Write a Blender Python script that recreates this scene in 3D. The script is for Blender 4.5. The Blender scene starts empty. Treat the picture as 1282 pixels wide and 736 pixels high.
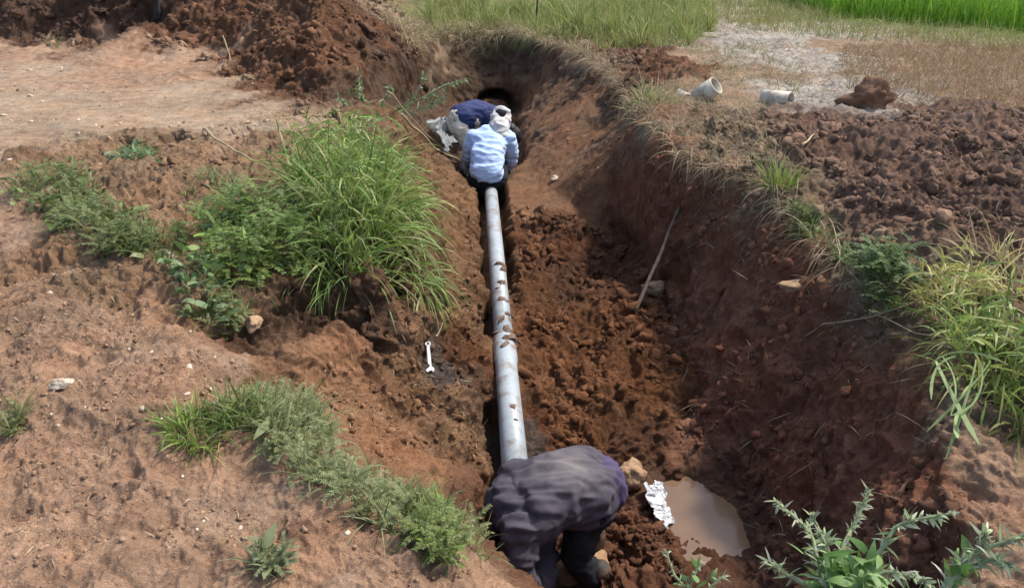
import bpy, bmesh, math, random
import numpy as np
from mathutils import Vector, Matrix
from mathutils.geometry import delaunay_2d_cdt

# ------------------------------------------------------------------ camera, world, sun, exposure
S = bpy.context.scene
COL = S.collection
F, TILT, CZ = 1010.0, 26.0, 1.65
cam_d = bpy.data.cameras.new('camera'); cam = bpy.data.objects.new('camera', cam_d); COL.objects.link(cam)
cam.location = (0, 0, CZ); cam.rotation_euler = (math.radians(90 - TILT), 0, 0)
cam_d.sensor_width = 36; cam_d.sensor_fit = 'HORIZONTAL'; cam_d.lens = 36 * F / 1282
cam_d.clip_start = 0.02; cam_d.clip_end = 2000
S.camera = cam
SUN_EL, SUN_AZ = 56.0, 28.0          # elevation, and direction towards the sun measured from +x to +y
w = bpy.data.worlds.new('World'); S.world = w; w.use_nodes = True
wn = w.node_tree.nodes; bg = wn['Background']
sky = wn.new('ShaderNodeTexSky'); sky.sky_type = 'NISHITA'; sky.sun_disc = False
sky.sun_elevation = math.radians(SUN_EL); sky.sun_rotation = math.radians(90 - SUN_AZ)
sky.air_density = 1.0; sky.dust_density = 2.5; sky.ozone_density = 1.0
w.node_tree.links.new(sky.outputs[0], bg.inputs[0]); bg.inputs[1].default_value = 0.15
sd = bpy.data.lights.new('sun', 'SUN'); sun = bpy.data.objects.new('sun', sd); COL.objects.link(sun)
sd.energy = 2.4; sd.angle = math.radians(3.5); sd.color = (1.0, 0.95, 0.87)
_d = Vector((math.cos(math.radians(SUN_EL)) * math.cos(math.radians(SUN_AZ)), math.cos(math.radians(SUN_EL)) * math.sin(math.radians(SUN_AZ)), math.sin(math.radians(SUN_EL))))
sun.rotation_euler = _d.to_track_quat('Z', 'Y').to_euler(); sun.location = (6, 4, 9)
S.view_settings.view_transform = 'Standard'; S.view_settings.look = 'None'
S.view_settings.exposure = 1.15; S.view_settings.gamma = 1.0
S.cycles.max_bounces = 6

random.seed(4); R = np.random.default_rng(4)

# ------------------------------------------------------------------ geometry of the place
ct, st = math.cos(math.radians(TILT)), math.sin(math.radians(TILT))
def ray(u, v):                                   # direction of sight through a spot of the photograph
    a, b = (u - 641) / F, (368 - v) / F
    d = np.array([a, ct + b * st, -st + b * ct])
    return d / np.linalg.norm(d)
def P(u, v, z):                                  # point of the place at height z
    d = ray(u, v); t = (z - CZ) / d[2]
    return (d[0] * t, d[1] * t, z)

LINES = [  # ground survey lines: (photo spot, height)
 # lip of the excavation, far and right
 [(405,112,.03),(450,95,.05),(487,78,.02),(518,60,0),(545,48,0),(600,42,0),(640,42,0),(700,55,0),(740,75,0),(770,100,0),(795,150,0),(850,188,0),(930,225,0),(1000,270,0),(1060,320,0),(1120,370,0),(1170,430,0),(1195,500,-.02),(1205,580,-.05),(1212,650,-.08),(1218,720,-.1)],
 # far toe
 [(435,126,-.03),(450,129,-.1),(480,132,-.28),(510,134,-.52),(538,136,-.70),(565,128,-.78),(600,133,-.9),(630,140,-.92),(647,150,-.74),(654,190,-.72),(672,230,-.76),(700,245,-.78),(755,278,-.85),(800,320,-.87),(845,400,-.95),(860,480,-1.0),(882,560,-1.06),(930,630,-1.14),(955,690,-1.14),(960,740,-1.1)],
 # left of the far hollow
 [(530,148,-.4),(538,180,-.45),(545,205,-.5)],
 [(556,160,-.8),(560,190,-.85),(572,215,-.9)],
 [(640,152,-1.0),(645,190,-1.02),(650,226,-1.0)],
 [(600,170,-.97),(600,200,-.95),(595,225,-.93),(636,215,-.98),(634,180,-1.0)],
 # left lip
 [(492,128,-.02),(500,150,-.05),(508,185,-.05),(520,230,-.08),(528,280,-.1),(518,325,-.05),(470,362,-.02),(430,380,.0),(370,395,.02),(310,425,.02),(250,450,0)],
 # foot of the left step
 [(545,235,-.45),(560,265,-.5),(566,330,-.6),(545,402,-.58),(482,440,-.36),(440,450,-.36),(380,455,-.26),(330,458,-.14)],
 # groove edge, left
 [(588,240,-.8),(592,300,-.82),(602,370,-.84),(610,420,-.84),(608,470,-.84),(604,540,-.82),(598,600,-.78),(592,640,-.76)],
 # bench
 [(330,488,-.12),(400,490,-.27),(450,500,-.42),(530,532,-.6),(575,560,-.68)],
 [(474,456,-.36),(495,480,-.42),(518,503,-.47)],
 [(463,470,-.48),(485,495,-.54),(508,516,-.6)],
 [(545,455,-.63),(590,482,-.76)],
 [(400,545,-.18),(480,572,-.38),(540,610,-.5),(575,640,-.6)],
 # near left ridge
 [(120,500,0),(200,510,.02),(260,525,.02),(330,532,.02),(370,572,.0),(430,612,0),(500,647,-.02),(560,682,-.06),(605,715,-.12),(640,745,-.2)],
 # trench floor right of the pipe
 [(650,250,-.84),(655,300,-.86),(665,370,-.88),(675,450,-.9),(690,520,-.93),(705,570,-1.0)],
 [(700,265,-.8),(720,300,-.84),(700,330,-.88),(750,345,-.94),(800,365,-.9)],
 [(730,420,-.9),(800,430,-.93),(740,480,-.9),(810,500,-.98),(750,545,-.94),(820,560,-1.04)],
 [(790,600,-1.08),(770,640,-1.1),(800,690,-1.1)],
 # pit around the front worker
 [(602,652,-1.05),(604,672,-1.18),(612,665,-1.15),(622,700,-1.24),(660,735,-1.26),(700,720,-1.26),(745,735,-1.25)],
 [(700,640,-1.15),(640,640,-1.1)],
 [(845,615,-1.23),(880,620,-1.23),(890,660,-1.27),(925,690,-1.25),(900,705,-1.24),(850,660,-1.25)],
 # excavated heap, far left
 [(-300,60,0),(-100,52,0),(0,50,0),(100,55,0),(200,52,.02),(280,75,.02),(340,105,0),(395,118,0)],
 [(-300,-10,.55),(0,-10,.5),(100,-8,.55),(200,-10,.6),(300,30,.35),(400,60,.32),(480,62,.18)],
 [(0,20,.3),(200,22,.34),(300,-15,.66),(400,20,.58),(400,-20,.8),(490,20,.22),(500,-10,.3)],
 # left ground
 [(60,215,.08),(180,212,.1),(300,240,.1),(380,285,.06),(100,292,.06),(240,330,.05),(20,260,.04),(215,180,.08),(440,160,.02),(330,180,.05),(440,260,.02)],
 [(50,160,0),(150,130,0),(280,160,0),(60,100,0)],
 [(0,300,-.02),(90,340,0),(180,400,0),(80,440,.02),(150,600,0),(60,700,.02),(300,650,-.02),(400,690,0),(460,736,-.02)],
 # right ground
 [(830,140,.05),(880,165,.02),(950,150,.06),(900,118,.0),(980,120,0),(1000,200,.12),(1060,240,.08),(1100,200,.16),(1180,180,.2),(1260,190,.25),(1282,240,.22),(1150,270,.12),(1220,300,.1),(1090,300,.06),(1140,340,.05),(1240,380,.1),(1282,330,.15),(1090,125,.05),(1180,130,.06)],
 [(1280,560,-.04),(1282,640,-.08),(1300,720,-.08),(1240,470,.02)],
 [(900,40,0),(1000,60,0),(1100,70,0),(1250,70,0),(760,50,0),(820,75,.04),(860,95,.03)],
]
WORLD = [(2.4,1.0,-.02),(1.7,1.1,-.06),(1.2,1.35,-.12),(.8,1.42,-.16),(.4,1.45,-.2),(.12,1.6,-.2),(-.3,1.5,-.04),(-.6,1.3,0),(-2,1,0),(0,.4,-.02),(0,-1,0),(-5,0,0),(5,0,0),(4,2,0),(4,4,.1),(5,6,.15),
 (1.3,1.9,-.55),(1.0,1.95,-.7),(.6,2.0,-.8),(.3,2.1,-.85),(1.5,2.1,-.35),(-8,13.2,.8),(-4,13.2,.9),(-1.6,13.5,.7),(-8,17,0),(-4,17,0),(0,16,0),(-1,15,.1),(0,13,0),(3,14,0),(6,14,0),(9,14,0),
 (9,8,.05),(9,4,0),(9,0,0),(-9,0,0),(-9,4,0),(-9,8,0),(-9.5,11,.05),(0,20,0),(-9,20,0),(9,20,0),(5,10,.02)]
pts = []
for L in LINES:
    q = [P(*p) for p in L]
    for a, b in zip(q[:-1], q[1:]):
        dist = math.dist(a[:2], b[:2])
        n = 1 if dist > 1.6 else max(1, int(dist / .1))
        for i in range(n): pts.append(tuple(a[k] + (b[k] - a[k]) * i / n for k in range(3)))
    pts.append(q[-1])
pts += WORLD
pts = [p for p in pts if -9.9 < p[0] < 9.9 and -1.9 < p[1] < 21.9]
pts += [(x, y, 0) for x in (-10, -5, 0, 5, 10) for y in (-2, 22)] + [(x, y, 0) for x in (-10, 10) for y in range(2, 22, 4)]
pts = list({(round(p[0], 3), round(p[1], 3)): p for p in pts}.values())
vo, eo, fo, ov, oe, of = delaunay_2d_cdt([Vector(p[:2]) for p in pts], [], [], 0, 1e-5)
zz = [pts[o[0]][2] if o else 0 for o in ov]
H0x, H0y, HS = -10.0, -2.0, .02
NX, NY = int(20 / HS) + 1, int(24 / HS) + 1
HG = np.zeros((NY, NX))
for f in fo:
    (x0, y0), (x1, y1), (x2, y2) = [vo[i] for i in f]
    det = (y1 - y2) * (x0 - x2) + (x2 - x1) * (y0 - y2)
    if abs(det) < 1e-9: continue
    ix0, ix1 = int((min(x0, x1, x2) - H0x) / HS), int((max(x0, x1, x2) - H0x) / HS) + 2
    iy0, iy1 = int((min(y0, y1, y2) - H0y) / HS), int((max(y0, y1, y2) - H0y) / HS) + 2
    ix0, iy0, ix1, iy1 = max(ix0, 0), max(iy0, 0), min(ix1, NX), min(iy1, NY)
    X, Y = np.meshgrid(H0x + np.arange(ix0, ix1) * HS, H0y + np.arange(iy0, iy1) * HS)
    a = ((y1 - y2) * (X - x2) + (x2 - x1) * (Y - y2)) / det
    b = ((y2 - y0) * (X - x2) + (x0 - x2) * (Y - y2)) / det
    m = (a > -1e-6) & (b > -1e-6) & (a + b < 1 + 1e-6)
    Z = a * zz[f[0]] + b * zz[f[1]] + (1 - a - b) * zz[f[2]]
    HG[iy0:iy1, ix0:ix1][m] = Z[m]
def blur(A, s):
    r = int(3 * s); k = np.exp(-.5 * (np.arange(-r, r + 1) / s) ** 2); k /= k.sum()
    for ax in (0, 1):
        pad = [(r, r) if i == ax else (0, 0) for i in (0, 1)]
        B = np.pad(A, pad, mode='edge'); A = sum(k[j] * np.take(B, range(j, j + A.shape[ax]), axis=ax) for j in range(2 * r + 1))
    return A
HG = blur(HG, 2.0)
PIPE_A, PIPE_B = np.array([.03, 2.9]), np.array([-.235, 8.0]); PIPE_Z = -.85
def smooth(a, b, x): t = np.clip((x - a) / (b - a), 0, 1); return t * t * (3 - 2 * t)
HOLE = None
def hgt(x, y):
    x = np.asarray(x, float); y = np.asarray(y, float)
    fx = np.clip((x - H0x) / HS, 0, NX - 1.001); fy = np.clip((y - H0y) / HS, 0, NY - 1.001)
    i, j = fx.astype(int), fy.astype(int); fx = fx - i; fy = fy - j
    z = (HG[j, i] * (1 - fx) + HG[j, i + 1] * fx) * (1 - fy) + (HG[j + 1, i] * (1 - fx) + HG[j + 1, i + 1] * fx) * fy
    z = z * (1 - smooth(8.5, 9.8, np.abs(x))) * (1 - smooth(20, 21.8, y))
    # groove cut along the pipe
    d = PIPE_B - PIPE_A; t = (y - PIPE_A[1]) / d[1]; px = PIPE_A[0] + d[0] * t
    s = x - px                                       # + is right of the pipe
    open_l = smooth(2.5, 2.7, y) * (1 - smooth(3.72, 3.9, y)) + smooth(4.45, 4.7, y) * (1 - smooth(8.2, 8.6, y))
    open_r = smooth(5.0, 5.6, y) * (1 - smooth(8.2, 8.6, y))
    g = np.where(s < 0, open_l * (1 - smooth(.125, .165, -s)), open_r * (1 - smooth(.10, .17, s)))
    z = z * (1 - g) + np.minimum(z, -1.02) * g
    if HOLE is not None: z = z - .4 * np.exp(-(((x - HOLE[0]) / .075) ** 2 + ((y - HOLE[1]) / .16) ** 2) ** 2)
    near = (np.abs(s) < .075) & (y > 2.9) & (y < 8.2)
    return np.where(near, np.minimum(z, -.87), z)
def site(u, v, lift=0.0):                            # where a line of sight meets the surveyed ground
    d = ray(u, v); ts = np.arange(.8, 60, .004); p = np.array([0, 0, CZ]) + ts[:, None] * d
    below = p[:, 2] < hgt(p[:, 0], p[:, 1]); i = int(np.argmax(below)) if below.any() else len(ts) - 1
    return p[i] + np.array([0, 0, lift])

HOLE = site(217, 168)[:2]
# ------------------------------------------------------------------ noise
def _h(ix, iy, iz, seed):
    h = (ix.astype(np.uint32) * np.uint32(374761393) + iy.astype(np.uint32) * np.uint32(668265263) + iz.astype(np.uint32) * np.uint32(2246822519) + np.uint32(seed * 3266489917 & 0xffffffff))
    h ^= h >> np.uint32(15); h *= np.uint32(2246822519); h ^= h >> np.uint32(13); h *= np.uint32(3266489917); h ^= h >> np.uint32(16)
    return h
GR = np.array([(1,1,0),(-1,1,0),(1,-1,0),(-1,-1,0),(1,0,1),(-1,0,1),(1,0,-1),(-1,0,-1),(0,1,1),(0,-1,1),(0,1,-1),(0,-1,-1)], np.float32)
def perlin(p, seed=0):
    p = p.astype(np.float32); i = np.floor(p).astype(np.int64); f = p - i; uu = f * f * f * (f * (f * 6 - 15) + 10)
    out = np.zeros(len(p), np.float32)
    for dx in (0, 1):
        for dy in (0, 1):
            for dz in (0, 1):
                g = GR[_h(i[:, 0] + dx, i[:, 1] + dy, i[:, 2] + dz, seed) % 12]
                wgt = (uu[:, 0] if dx else 1 - uu[:, 0]) * (uu[:, 1] if dy else 1 - uu[:, 1]) * (uu[:, 2] if dz else 1 - uu[:, 2])
                out += wgt * ((f[:, 0] - dx) * g[:, 0] + (f[:, 1] - dy) * g[:, 1] + (f[:, 2] - dz) * g[:, 2])
    return out
def worley(p, seed=0):                               # distance to nearest feature point, 2-D cells in x,y and z
    p = p.astype(np.float32); i = np.floor(p).astype(np.int64); f = p - i
    best = np.full(len(p), 9, np.float32)
    for dx in (-1, 0, 1):
        for dy in (-1, 0, 1):
            for dz in (-1, 0, 1):
                h = _h(i[:, 0] + dx, i[:, 1] + dy, i[:, 2] + dz, seed)
                q = ((h & 1023) / 1023.0 + dx - f[:, 0]) ** 2 + (((h >> 10) & 1023) / 1023.0 + dy - f[:, 1]) ** 2 + (((h >> 20) & 1023) / 1023.0 + dz - f[:, 2]) ** 2
                np.minimum(best, q.astype(np.float32), out=best)
    return np.sqrt(best)

# ------------------------------------------------------------------ materials
def mat(name):
    m = bpy.data.materials.new(name); m.use_nodes = True
    return m, m.node_tree.nodes, m.node_tree.links, m.node_tree.nodes['Principled BSDF']
def noise_node(n, l, scale, detail=4, rough=.6, co=None):
    t = n.new('ShaderNodeTexNoise'); t.inputs['Scale'].default_value = scale; t.inputs['Detail'].default_value = detail; t.inputs['Roughness'].default_value = rough
    if co is not None: l.new(co, t.inputs['Vector'])
    return t
def ramp(n, l, src, stops):
    r = n.new('ShaderNodeValToRGB'); e = r.color_ramp.elements
    while len(e) < len(stops): e.new(.5)
    for k, (p, c) in enumerate(stops): e[k].position = p; e[k].color = (*c, 1) if len(c) == 3 else c
    l.new(src, r.inputs[0]); return r
def mixc(n, l, kind, fac, a, b):
    m = n.new('ShaderNodeMix'); m.data_type = 'RGBA'; m.blend_type = kind
    for sock, v in ((m.inputs[0], fac), (m.inputs[6], a), (m.inputs[7], b)):
        if hasattr(v, 'is_output'): l.new(v, sock)
        elif isinstance(v, (int, float)): sock.default_value = v
        else: sock.default_value = (*v, 1)
    return m.outputs[2]
def geo_pos(n): return n.new('ShaderNodeNewGeometry').outputs['Position']
def attr(n, name='tint'):
    a = n.new('ShaderNodeAttribute'); a.attribute_name = name; return a
def bump(n, l, h, dist, strength=1.0, prev=None):
    b = n.new('ShaderNodeBump'); b.inputs['Strength'].default_value = strength; b.inputs['Distance'].default_value = dist
    l.new(h, b.inputs['Height'])
    if prev is not None: l.new(prev, b.inputs['Normal'])
    return b.outputs[0]
def soil_mat(name, tinted=True, base=(.2, .12, .08), fine=1.0):
    m, n, l, b = mat(name); po = geo_pos(n)
    if tinted: a = attr(n); basec = a.outputs['Color']
    else: basec = base
    n1 = noise_node(n, l, 9, 6, .65, po); n2 = noise_node(n, l, 70, 5, .7, po); n3 = noise_node(n, l, 260, 3, .6, po)
    r1 = ramp(n, l, n1.outputs[0], [(.3, (.72, .68, .66)), (.7, (1.22, 1.2, 1.16))])
    r2 = ramp(n, l, n2.outputs[0], [(.3, (.78, .75, .73)), (.72, (1.25, 1.24, 1.2))])
    c = mixc(n, l, 'MULTIPLY', 1.0, basec, r1.outputs[0]); c = mixc(n, l, 'MULTIPLY', 1.0, c, r2.outputs[0])
    # pale grit specks
    vo_ = n.new('ShaderNodeTexVoronoi'); vo_.inputs['Scale'].default_value = 55; l.new(po, vo_.inputs['Vector'])
    sp = ramp(n, l, vo_.outputs['Distance'], [(.10, (1, 1, 1)), (.2, (0, 0, 0))])
    spm = ramp(n, l, n1.outputs[0], [(.5, (0, 0, 0)), (.68, (.4, .4, .4))])
    spf = mixc(n, l, 'MULTIPLY', 1.0, sp.outputs[0], spm.outputs[0])
    c = mixc(n, l, 'MIX', spf, c, mixc(n, l, 'ADD', 1.0, c, (.09, .075, .06)))
    l.new(c, b.inputs['Base Color'])
    b.inputs['Roughness'].default_value = .95; b.inputs['Specular IOR Level'].default_value = .15
    if tinted:
        rr = ramp(n, l, a.outputs['Alpha'], [(0, (.95,) * 3), (1, (.42,) * 3)]); l.new(rr.outputs[0], b.inputs['Roughness'])
        ss = ramp(n, l, a.outputs['Alpha'], [(0, (.12,) * 3), (1, (.5,) * 3)]); l.new(ss.outputs[0], b.inputs['Specular IOR Level'])
    x = bump(n, l, n1.outputs[0], .06 * fine, .6); x = bump(n, l, n2.outputs[0], .024 * fine, 1.0, x); x = bump(n, l, n3.outputs[0], .006 * fine, 1.0, x)
    l.new(x, b.inputs['Normal']); return m
M_GROUND = soil_mat('soil'); M_CLOD = soil_mat('clod_soil', fine=.6)
def plant_mat(name, rough=.55, trans=.35):
    m, n, l, b = mat(name); a = attr(n)
    nz = noise_node(n, l, 25, 3, .6, geo_pos(n)); r = ramp(n, l, nz.outputs[0], [(.3, (.75, .75, .75)), (.7, (1.25, 1.25, 1.2))])
    c = mixc(n, l, 'MULTIPLY', 1.0, a.outputs['Color'], r.outputs[0]); l.new(c, b.inputs['Base Color'])
    b.inputs['Roughness'].default_value = rough; b.inputs['Specular IOR Level'].default_value = .35
    t = n.new('ShaderNodeBsdfTranslucent'); l.new(c, t.inputs[0]); mx = n.new('ShaderNodeMixShader'); mx.inputs[0].default_value = trans
    l.new(b.outputs[0], mx.inputs[1]); l.new(t.outputs[0], mx.inputs[2]); l.new(mx.outputs[0], n['Material Output'].inputs[0]); return m
M_PLANT = plant_mat('leaf'); M_DRY = plant_mat('dry_straw', .8, .25)
def stone_mat(name, c0, c1, scale=30):
    m, n, l, b = mat(name); tc = n.new('ShaderNodeTexCoord').outputs['Object']
    nz = noise_node(n, l, scale, 6, .65, tc); r = ramp(n, l, nz.outputs[0], [(.3, c0), (.7, c1)]); l.new(r.outputs[0], b.inputs['Base Color'])
    b.inputs['Roughness'].default_value = .9; l.new(bump(n, l, nz.outputs[0], .01), b.inputs['Normal']); return m
M_STONE = stone_mat('pale_stone', (.34, .26, .18), (.55, .46, .34)); M_TAN = stone_mat('tan_mudstone', (.2, .11, .055), (.38, .25, .14), 16)
M_WOOD = stone_mat('weathered_wood', (.12, .075, .045), (.3, .21, .13), 22)

# ------------------------------------------------------------------ helpers for things
def tag(o, label=None, cat=None, group=None, kind=None):
    for k, v in (('label', label), ('category', cat), ('group', group), ('kind', kind)):
        if v: o[k] = v
    return o
def empty(name, loc=(0, 0, 0), rot=(0, 0, 0)):
    o = bpy.data.objects.new(name, None); COL.objects.link(o); o.location = loc; o.rotation_euler = rot; o.empty_display_size = .1; return o
def np_mesh(name, V, Fq, m, tint=None, parent=None, smooth_=True):
    V = np.ascontiguousarray(V, np.float32); Fq = np.ascontiguousarray(Fq, np.int32); k = Fq.shape[1]
    me = bpy.data.meshes.new(name); me.vertices.add(len(V)); me.vertices.foreach_set('co', V.ravel())
    me.loops.add(Fq.size); me.loops.foreach_set('vertex_index', Fq.ravel())
    me.polygons.add(len(Fq)); me.polygons.foreach_set('loop_start', np.arange(0, Fq.size, k, dtype=np.int32)); me.polygons.foreach_set('loop_total', np.full(len(Fq), k, np.int32))
    me.polygons.foreach_set('use_smooth', np.full(len(Fq), smooth_, bool))
    me.update(calc_edges=True)
    if tint is not None:
        t = np.ones((len(V), 4), np.float32); t[:, :tint.shape[1]] = tint
        if tint.shape[1] == 3: t[:, 3] = 1
        at = me.color_attributes.new('tint', 'FLOAT_COLOR', 'POINT'); at.data.foreach_set('color', t.ravel())
    me.materials.append(m); o = bpy.data.objects.new(name, me); COL.objects.link(o)
    if parent: o.parent = parent
    return o

# ------------------------------------------------------------------ ground zones: colour, roughness of relief, wetness
ZN = { #        albedo               relief clod  wet
 'path':   ((.36, .27, .187),  .14, .0, 0),
 'dust':   ((.355, .237, .16),  .45, .2, 0),
 'left':   ((.335, .215, .142),  .75, .4, 0),
 'berm':   ((.255, .165, .10), 1.2, .8, 0),
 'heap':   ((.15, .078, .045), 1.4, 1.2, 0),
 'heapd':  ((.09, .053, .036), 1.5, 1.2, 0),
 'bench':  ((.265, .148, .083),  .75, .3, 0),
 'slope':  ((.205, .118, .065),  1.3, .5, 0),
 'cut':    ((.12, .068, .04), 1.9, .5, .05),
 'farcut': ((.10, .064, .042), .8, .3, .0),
 'scree':  ((.225, .125, .07),  .22, .3, 0),
 'floor':  ((.148, .068, .032),  1.35, 1.3, 0),
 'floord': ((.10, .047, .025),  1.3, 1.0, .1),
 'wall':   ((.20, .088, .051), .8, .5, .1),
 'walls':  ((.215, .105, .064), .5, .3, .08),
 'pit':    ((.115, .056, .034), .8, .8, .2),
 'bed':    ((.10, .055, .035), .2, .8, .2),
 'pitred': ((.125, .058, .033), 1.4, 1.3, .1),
 'plat':   ((.195, .122, .087),  1.5, 1.2, 0),
 'turf':   ((.22, .16, .105),  1.1, .4, 0),
 'straw':  ((.29, .205, .135),   .4, .1, 0),
 'crust':  ((.40, .365, .315),   .6, .1, 0),
 'green':  ((.15, .15, .06),   .4, .0, 0),
 'fargr':  ((.09, .15, .02),   .4, .0, 0),
 'wet':    ((.085, .066, .054),  .9, .5, .1),
}
ZP = [('path', (20,120),(120,140),(0,200),(220,120),(60,90),(250,150),(30,160),(320,165)), ('dust', (0,300),(40,270),(70,300),(30,60),(120,70),(240,80),(150,100)),
 ('left', (40,360),(120,400),(60,450),(200,470),(130,520),(40,540),(200,560),(60,620),(180,640),(300,690),(100,700),(380,710),(300,600),(460,720),(260,490),(560,725)),
 ('dust', (280,470),(230,450),(150,670),(300,640),(20,690),(420,730)),
 ('berm', (60,200),(150,190),(220,190),(300,200),(350,170),(380,250),(250,250),(140,250),(50,330),(120,370),(310,260),(250,400),(320,400),(200,340)),
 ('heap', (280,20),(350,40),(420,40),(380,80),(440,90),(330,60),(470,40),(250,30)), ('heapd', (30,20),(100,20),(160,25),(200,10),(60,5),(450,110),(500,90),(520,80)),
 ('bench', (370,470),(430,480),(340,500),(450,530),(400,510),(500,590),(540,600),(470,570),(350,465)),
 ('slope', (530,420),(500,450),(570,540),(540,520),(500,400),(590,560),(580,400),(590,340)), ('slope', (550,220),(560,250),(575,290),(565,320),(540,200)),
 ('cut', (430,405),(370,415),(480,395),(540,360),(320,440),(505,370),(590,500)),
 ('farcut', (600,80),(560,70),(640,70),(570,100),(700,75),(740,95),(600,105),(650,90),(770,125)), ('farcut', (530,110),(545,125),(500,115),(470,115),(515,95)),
 ('scree', (640,130),(680,150),(690,200),(670,220),(720,200),(740,240),(700,250),(660,120),(720,150)),
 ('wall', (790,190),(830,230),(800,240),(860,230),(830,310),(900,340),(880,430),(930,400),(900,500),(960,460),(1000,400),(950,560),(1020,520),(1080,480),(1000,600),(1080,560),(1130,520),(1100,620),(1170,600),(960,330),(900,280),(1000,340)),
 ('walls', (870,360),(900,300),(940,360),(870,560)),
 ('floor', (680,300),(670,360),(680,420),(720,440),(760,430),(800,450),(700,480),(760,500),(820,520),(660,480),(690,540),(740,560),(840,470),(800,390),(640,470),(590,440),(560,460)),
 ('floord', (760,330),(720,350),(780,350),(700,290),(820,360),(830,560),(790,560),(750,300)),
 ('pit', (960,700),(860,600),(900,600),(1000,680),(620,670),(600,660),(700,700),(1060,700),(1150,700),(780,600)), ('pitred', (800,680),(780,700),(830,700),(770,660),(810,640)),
 ('turf', (830,160),(870,200),(930,215),(900,170),(960,240),(1000,260),(1040,290),(1060,330),(1100,350),(1140,390),(760,80),(720,60),(800,130),(960,190)),
 ('plat', (1050,200),(1100,230),(1150,180),(1200,200),(1250,180),(1250,250),(1150,260),(1060,160),(1000,180),(1200,140),(1100,270),(1230,290),(1000,150),(1270,300)), ('heap', (770,60),(820,75),(790,90),(850,90),(730,50)),
 ('straw', (1100,90),(1150,80),(1200,70),(1250,90),(1180,110),(940,90),(1000,90),(900,100),(870,70),(1270,120),(520,35),(530,50),(920,120),(1040,60)),
 ('crust', (950,50),(900,40),(990,60),(960,70),(1040,90),(1070,100),(1000,120),(1030,130),(980,40),(1000,110),(1060,80),(900,15),(870,8),(930,70),(985,85),(1080,112),(1020,110),(905,28),(1095,118)), ('bed', (870,640),(900,680),(850,625),(845,600),(920,690),(880,610),(905,650)),
 ('green', (600,20),(650,20),(700,25),(760,20),(800,30),(560,15),(850,40),(640,5),(720,5),(950,20),(600,40),(650,40),(830,10)), ('fargr', (1050,10),(1100,20),(1200,20),(1280,30),(1000,2),(1150,10)),
 ('turf', (1200,380),(1240,430),(1220,520),(1270,500)), ('left', (1240,590),(1260,640),(1250,680),(1280,600)),
 ('wet', (545,450),(535,465),(560,470),(640,130),(600,235),(610,215),(580,210),(640,570))]
zs_xy, zs_c, zs_r, zs_k, zs_w = [], [], [], [], []
for name, *ps in ZP:
    c, r, k, wv = ZN[name]
    for u, v in ps:
        p = site(u, v); zs_xy.append((p[0], p[1], p[2] * .6)); zs_c.append(c); zs_r.append(r); zs_k.append(k); zs_w.append(wv)
for x, y, nm in ((-12, 2, 'left'), (-12, 9, 'path'), (12, 2, 'plat'), (12, 8, 'plat'), (0, 0, 'left'), (2, .5, 'left'), (-3, .5, 'left'), (.8, 1.6, 'wall'), (1.4, 1.5, 'turf'), (-8, 18, 'green'), (0, 24, 'green'), (8, 24, 'fargr'), (18, 24, 'fargr'), (-20, 30, 'green'), (12, 18, 'fargr'), (0, 60, 'fargr'), (-60, 60, 'fargr'), (60, 60, 'fargr'), (60, 0, 'straw'), (-60, 0, 'straw'), (0, -60, 'straw'), (40, 20, 'fargr'), (14, 13, 'straw')):
    c, r, k, wv = ZN[nm]; zs_xy.append((x, y, 0)); zs_c.append(c); zs_r.append(r); zs_k.append(k); zs_w.append(wv)
zs_xy = np.array(zs_xy, np.float32); ZD = np.column_stack([np.array(zs_c), zs_r, zs_k, zs_w]).astype(np.float32)
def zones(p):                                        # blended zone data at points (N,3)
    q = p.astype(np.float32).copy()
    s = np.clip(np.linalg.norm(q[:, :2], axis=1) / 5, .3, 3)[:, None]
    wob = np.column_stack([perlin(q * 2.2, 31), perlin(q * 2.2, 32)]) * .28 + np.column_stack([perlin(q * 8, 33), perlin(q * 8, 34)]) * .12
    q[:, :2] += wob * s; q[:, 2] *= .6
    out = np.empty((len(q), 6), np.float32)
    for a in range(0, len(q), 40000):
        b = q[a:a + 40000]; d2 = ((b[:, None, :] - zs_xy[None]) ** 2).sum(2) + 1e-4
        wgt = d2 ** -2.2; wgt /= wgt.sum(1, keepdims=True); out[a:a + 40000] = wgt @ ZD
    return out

# ------------------------------------------------------------------ ground sheet
rs = [.25]
while rs[-1] < 400:
    r = rs[-1]
    rs.append(r + (.04 if r < 1.2 else .0065 if r < 2 else .0075 if r < 5 else .011 if r < 7 else .014 if r < 12.6 else .03 if r < 18 else .004 * r if r < 30 else .05 * r))
rs = np.array(rs)
half = np.radians(38)
far_ = 1.25; th = np.concatenate([np.linspace(-math.pi, -far_, 50)[:-1], np.arange(-far_, -half, .0042), np.arange(-half, half, .0019), np.arange(half, far_, .0042), np.linspace(far_ + .004, math.pi, 50)])
TH, RR = np.meshgrid(th, rs)
gx, gy = (RR * np.sin(TH)).ravel(), (RR * np.cos(TH)).ravel()
gz = hgt(gx, gy)
nr, nt = TH.shape
G = np.column_stack([gx, gy, gz])
def grid_normals(G):
    A = G.reshape(nr, nt, 3); du = np.gradient(A, axis=1); dv = np.gradient(A, axis=0); n = np.cross(du, dv); n /= np.linalg.norm(n, axis=2, keepdims=True) + 1e-12
    n[n[:, :, 2] < 0] *= -1; return n.reshape(-1, 3)
N = grid_normals(G)
Zd = zones(G)
rel = Zd[:, 3] * (1 - smooth(22, 40, np.hypot(gx, gy))) * (1 - .97 * smooth(1.15, 1.3, np.abs(TH.ravel())))
p = G.copy(); p[:, 2] *= 1.0
warp = lambda q, f, a, k: q + np.column_stack([perlin(q * f, k), perlin(q * f, k + 1), perlin(q * f, k + 2)]) * a
w1 = warp(p, 3.5, .13, 1); w2 = warp(p, 9, .05, 12)
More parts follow.
